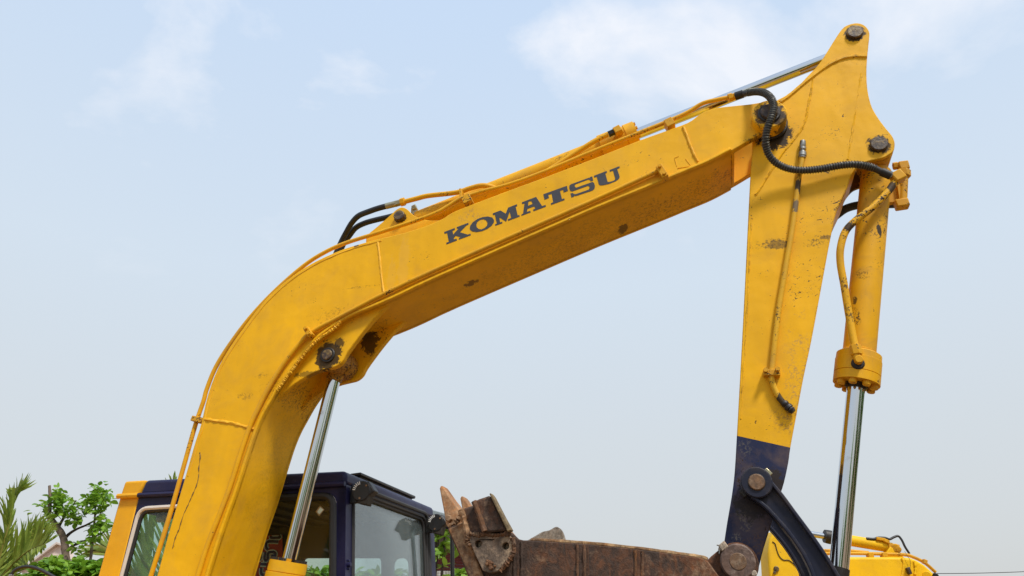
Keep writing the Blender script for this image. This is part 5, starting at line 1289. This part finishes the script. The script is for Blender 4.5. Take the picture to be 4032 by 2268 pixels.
# -------- shrubs along the bottom left
def shrub(name, Y, blobs, label, l, w, mat, cat='shrub'):
    bx0 = W(blobs[0][0], 2268, Y)
    e_ = empty(name, (bx0.x, Y, 0)); oe = Vector(e_.location); tag(e_, label, cat)
    pts = []
    for a, c, rx, ry, nn in blobs:
        for _ in range(nn):
            while True:
                u_, v_, q_ = (random.uniform(-1, 1) for _ in range(3))
                if u_ * u_ + v_ * v_ + q_ * q_ < 1: break
            pts.append(W(a + u_ * rx, c + v_ * ry, Y + q_ * 0.25) - oe)
    o = leaf_cloud(pts, l, w).build('foliage', mat, e_); tag(o, None, None, None, 'stuff')
    m = MB()
    for k_ in range(5):
        a, c, rx, ry, nn = blobs[k_ % len(blobs)]
        m.tube(smooth([Vector((random.uniform(-.1, .1), 0, -.05)), Vector((random.uniform(-.1, .1), 0, oe.z + .8)), W(a + random.uniform(-.5, .5) * rx, c, Y) - oe], 4), 0.012, 6)
    m.build('stem', bark_d, e_)
    return e_
shrub('shrub', 7.6, [(200, 2235, 60, 45, 330), (165, 2270, 60, 40, 260), (240, 2290, 60, 50, 300), (110, 2290, 60, 30, 220)], 'light green leafy shrub below the young tree', 0.075, 0.05, leaf_l)
shrub('shrub', 7.9, [(330, 2250, 60, 35, 330), (385, 2240, 50, 36, 260), (300, 2215, 36, 18, 50), (330, 2310, 80, 50, 300)], 'darker green leafy shrub against the yellow cab pillar', 0.085, 0.055, leaf_a)
shrub('vine', 8.4, [(1722, 2066, 20, 36, 60), (1748, 2062, 16, 24, 28), (1724, 2120, 12, 18, 12), (1764, 2138, 24, 16, 22), (1745, 2166, 20, 14, 16), (1726, 2196, 12, 16, 9), (1738, 2228, 10, 16, 6), (1802, 2126, 14, 30, 16), (1812, 2165, 8, 10, 4)], 'bright green climbing vine hanging over the red shed boards', 0.115, 0.062, leaf_v, 'vine')
shrub('shrub', 7.2, [(1822, 2256, 26, 20, 70), (1800, 2275, 30, 14, 40)], 'small light green shrub at the foot of the bucket', 0.10, 0.05, leaf_v)
shrub('shrub', 9.0, [(1240, 2262, 60, 26, 200), (1330, 2280, 60, 26, 160), (1430, 2268, 70, 24, 130), (1560, 2275, 60, 30, 160), (1240, 2320, 200, 50, 300), (1480, 2330, 200, 50, 300)], 'pale green bush seen through the far windows of the cab', 0.10, 0.05, leaf_l)
# -------- pale house behind the palms
YH = 17
hb = W(170, 2268, YH); house2 = empty('house', (hb.x, YH, 0)); oh = Vector(house2.location)
tag(house2, 'pale pink house wall glimpsed behind the palm fronds at the left', 'house')
def H(px, py): p = W(px, py, YH) - oh; return (p.x, p.z)
m = MB(); m.slab([H(90, 2240), H(232, 2142), H(250, 2148), H(252, 2420), (H(252, 2420)[0], -CAM_Z * 0), (H(90, 2420)[0], 0.0)], [], lambda a, b_, d: (a, d, b_), 0, 0.4); m.build('wall', plain('pink_wall', (0.72, 0.60, 0.54), 0.85, 0, 0.06), house2)
m = MB(); m.slab([H(80, 2248), H(232, 2136), H(256, 2145), H(256, 2152), H(232, 2144), H(84, 2254)], [], lambda a, b_, d: (a, d, b_), -0.1, 0.45); m.build('roof', plain('pale_roof', (0.55, 0.47, 0.42), 0.8), house2)

# ================================================================== black hose arching at the lower left
hs = W(40, 2268, 4.6); hoseo = empty('rubber_hose', (hs.x, 4.6, 0)); oo = Vector(hoseo.location)
tag(hoseo, 'thick black rubber hose arching across the bottom left corner', 'hose')
m = MB(); m.tube(smooth([W(a, c, 4.6) - oo for a, c in [(30, 2330), (42, 2275), (52, 2252), (75, 2237), (108, 2231), (145, 2238), (180, 2254), (215, 2274), (280, 2310)]], 6), 0.0095, 12); m.build('tube', M['rubber'], hoseo)
m = MB(); m.cyl(W(34, 2290, 4.6) - oo, W(46, 2262, 4.6) - oo, 0.013, 14, 0.002); m.tube([Vector((0, 0, 0)), Vector((0, 0, (W(30, 2330, 4.6)).z * .5)), W(32, 2300, 4.6) - oo], 0.012, 8); m.build('ferrule', M['steel'], hoseo)

# ================================================================== trees beyond the right edge and behind the camera, mirrored in chrome and glass
tm = MB()
pts = []
for cx_, cy_, h_, r_ in ((9.5, 1.0, 5.5, 2.2), (11, 5.0, 6.0, 2.4), (8.5, -4.0, 6.0, 2.4), (3.0, -11, 5.0, 2.2), (-3.5, -12, 5.0, 2.4), (-9.5, -7, 5.0, 2.2)):
    for _ in range(420):
        while True:
            v_ = Vector((random.uniform(-1, 1), random.uniform(-1, 1), random.uniform(-1, 1)))
            if v_.length < 1: break
        pts.append(Vector((cx_ + v_.x * r_, cy_ + v_.y * r_, h_ * .55 + v_.z * h_ * .45)))
tm = leaf_cloud(pts, 0.75, 0.5)
tag(tm.build('trees', leaf_a), 'mass of dark green trees beyond the right edge of the yard', None, None, 'stuff')
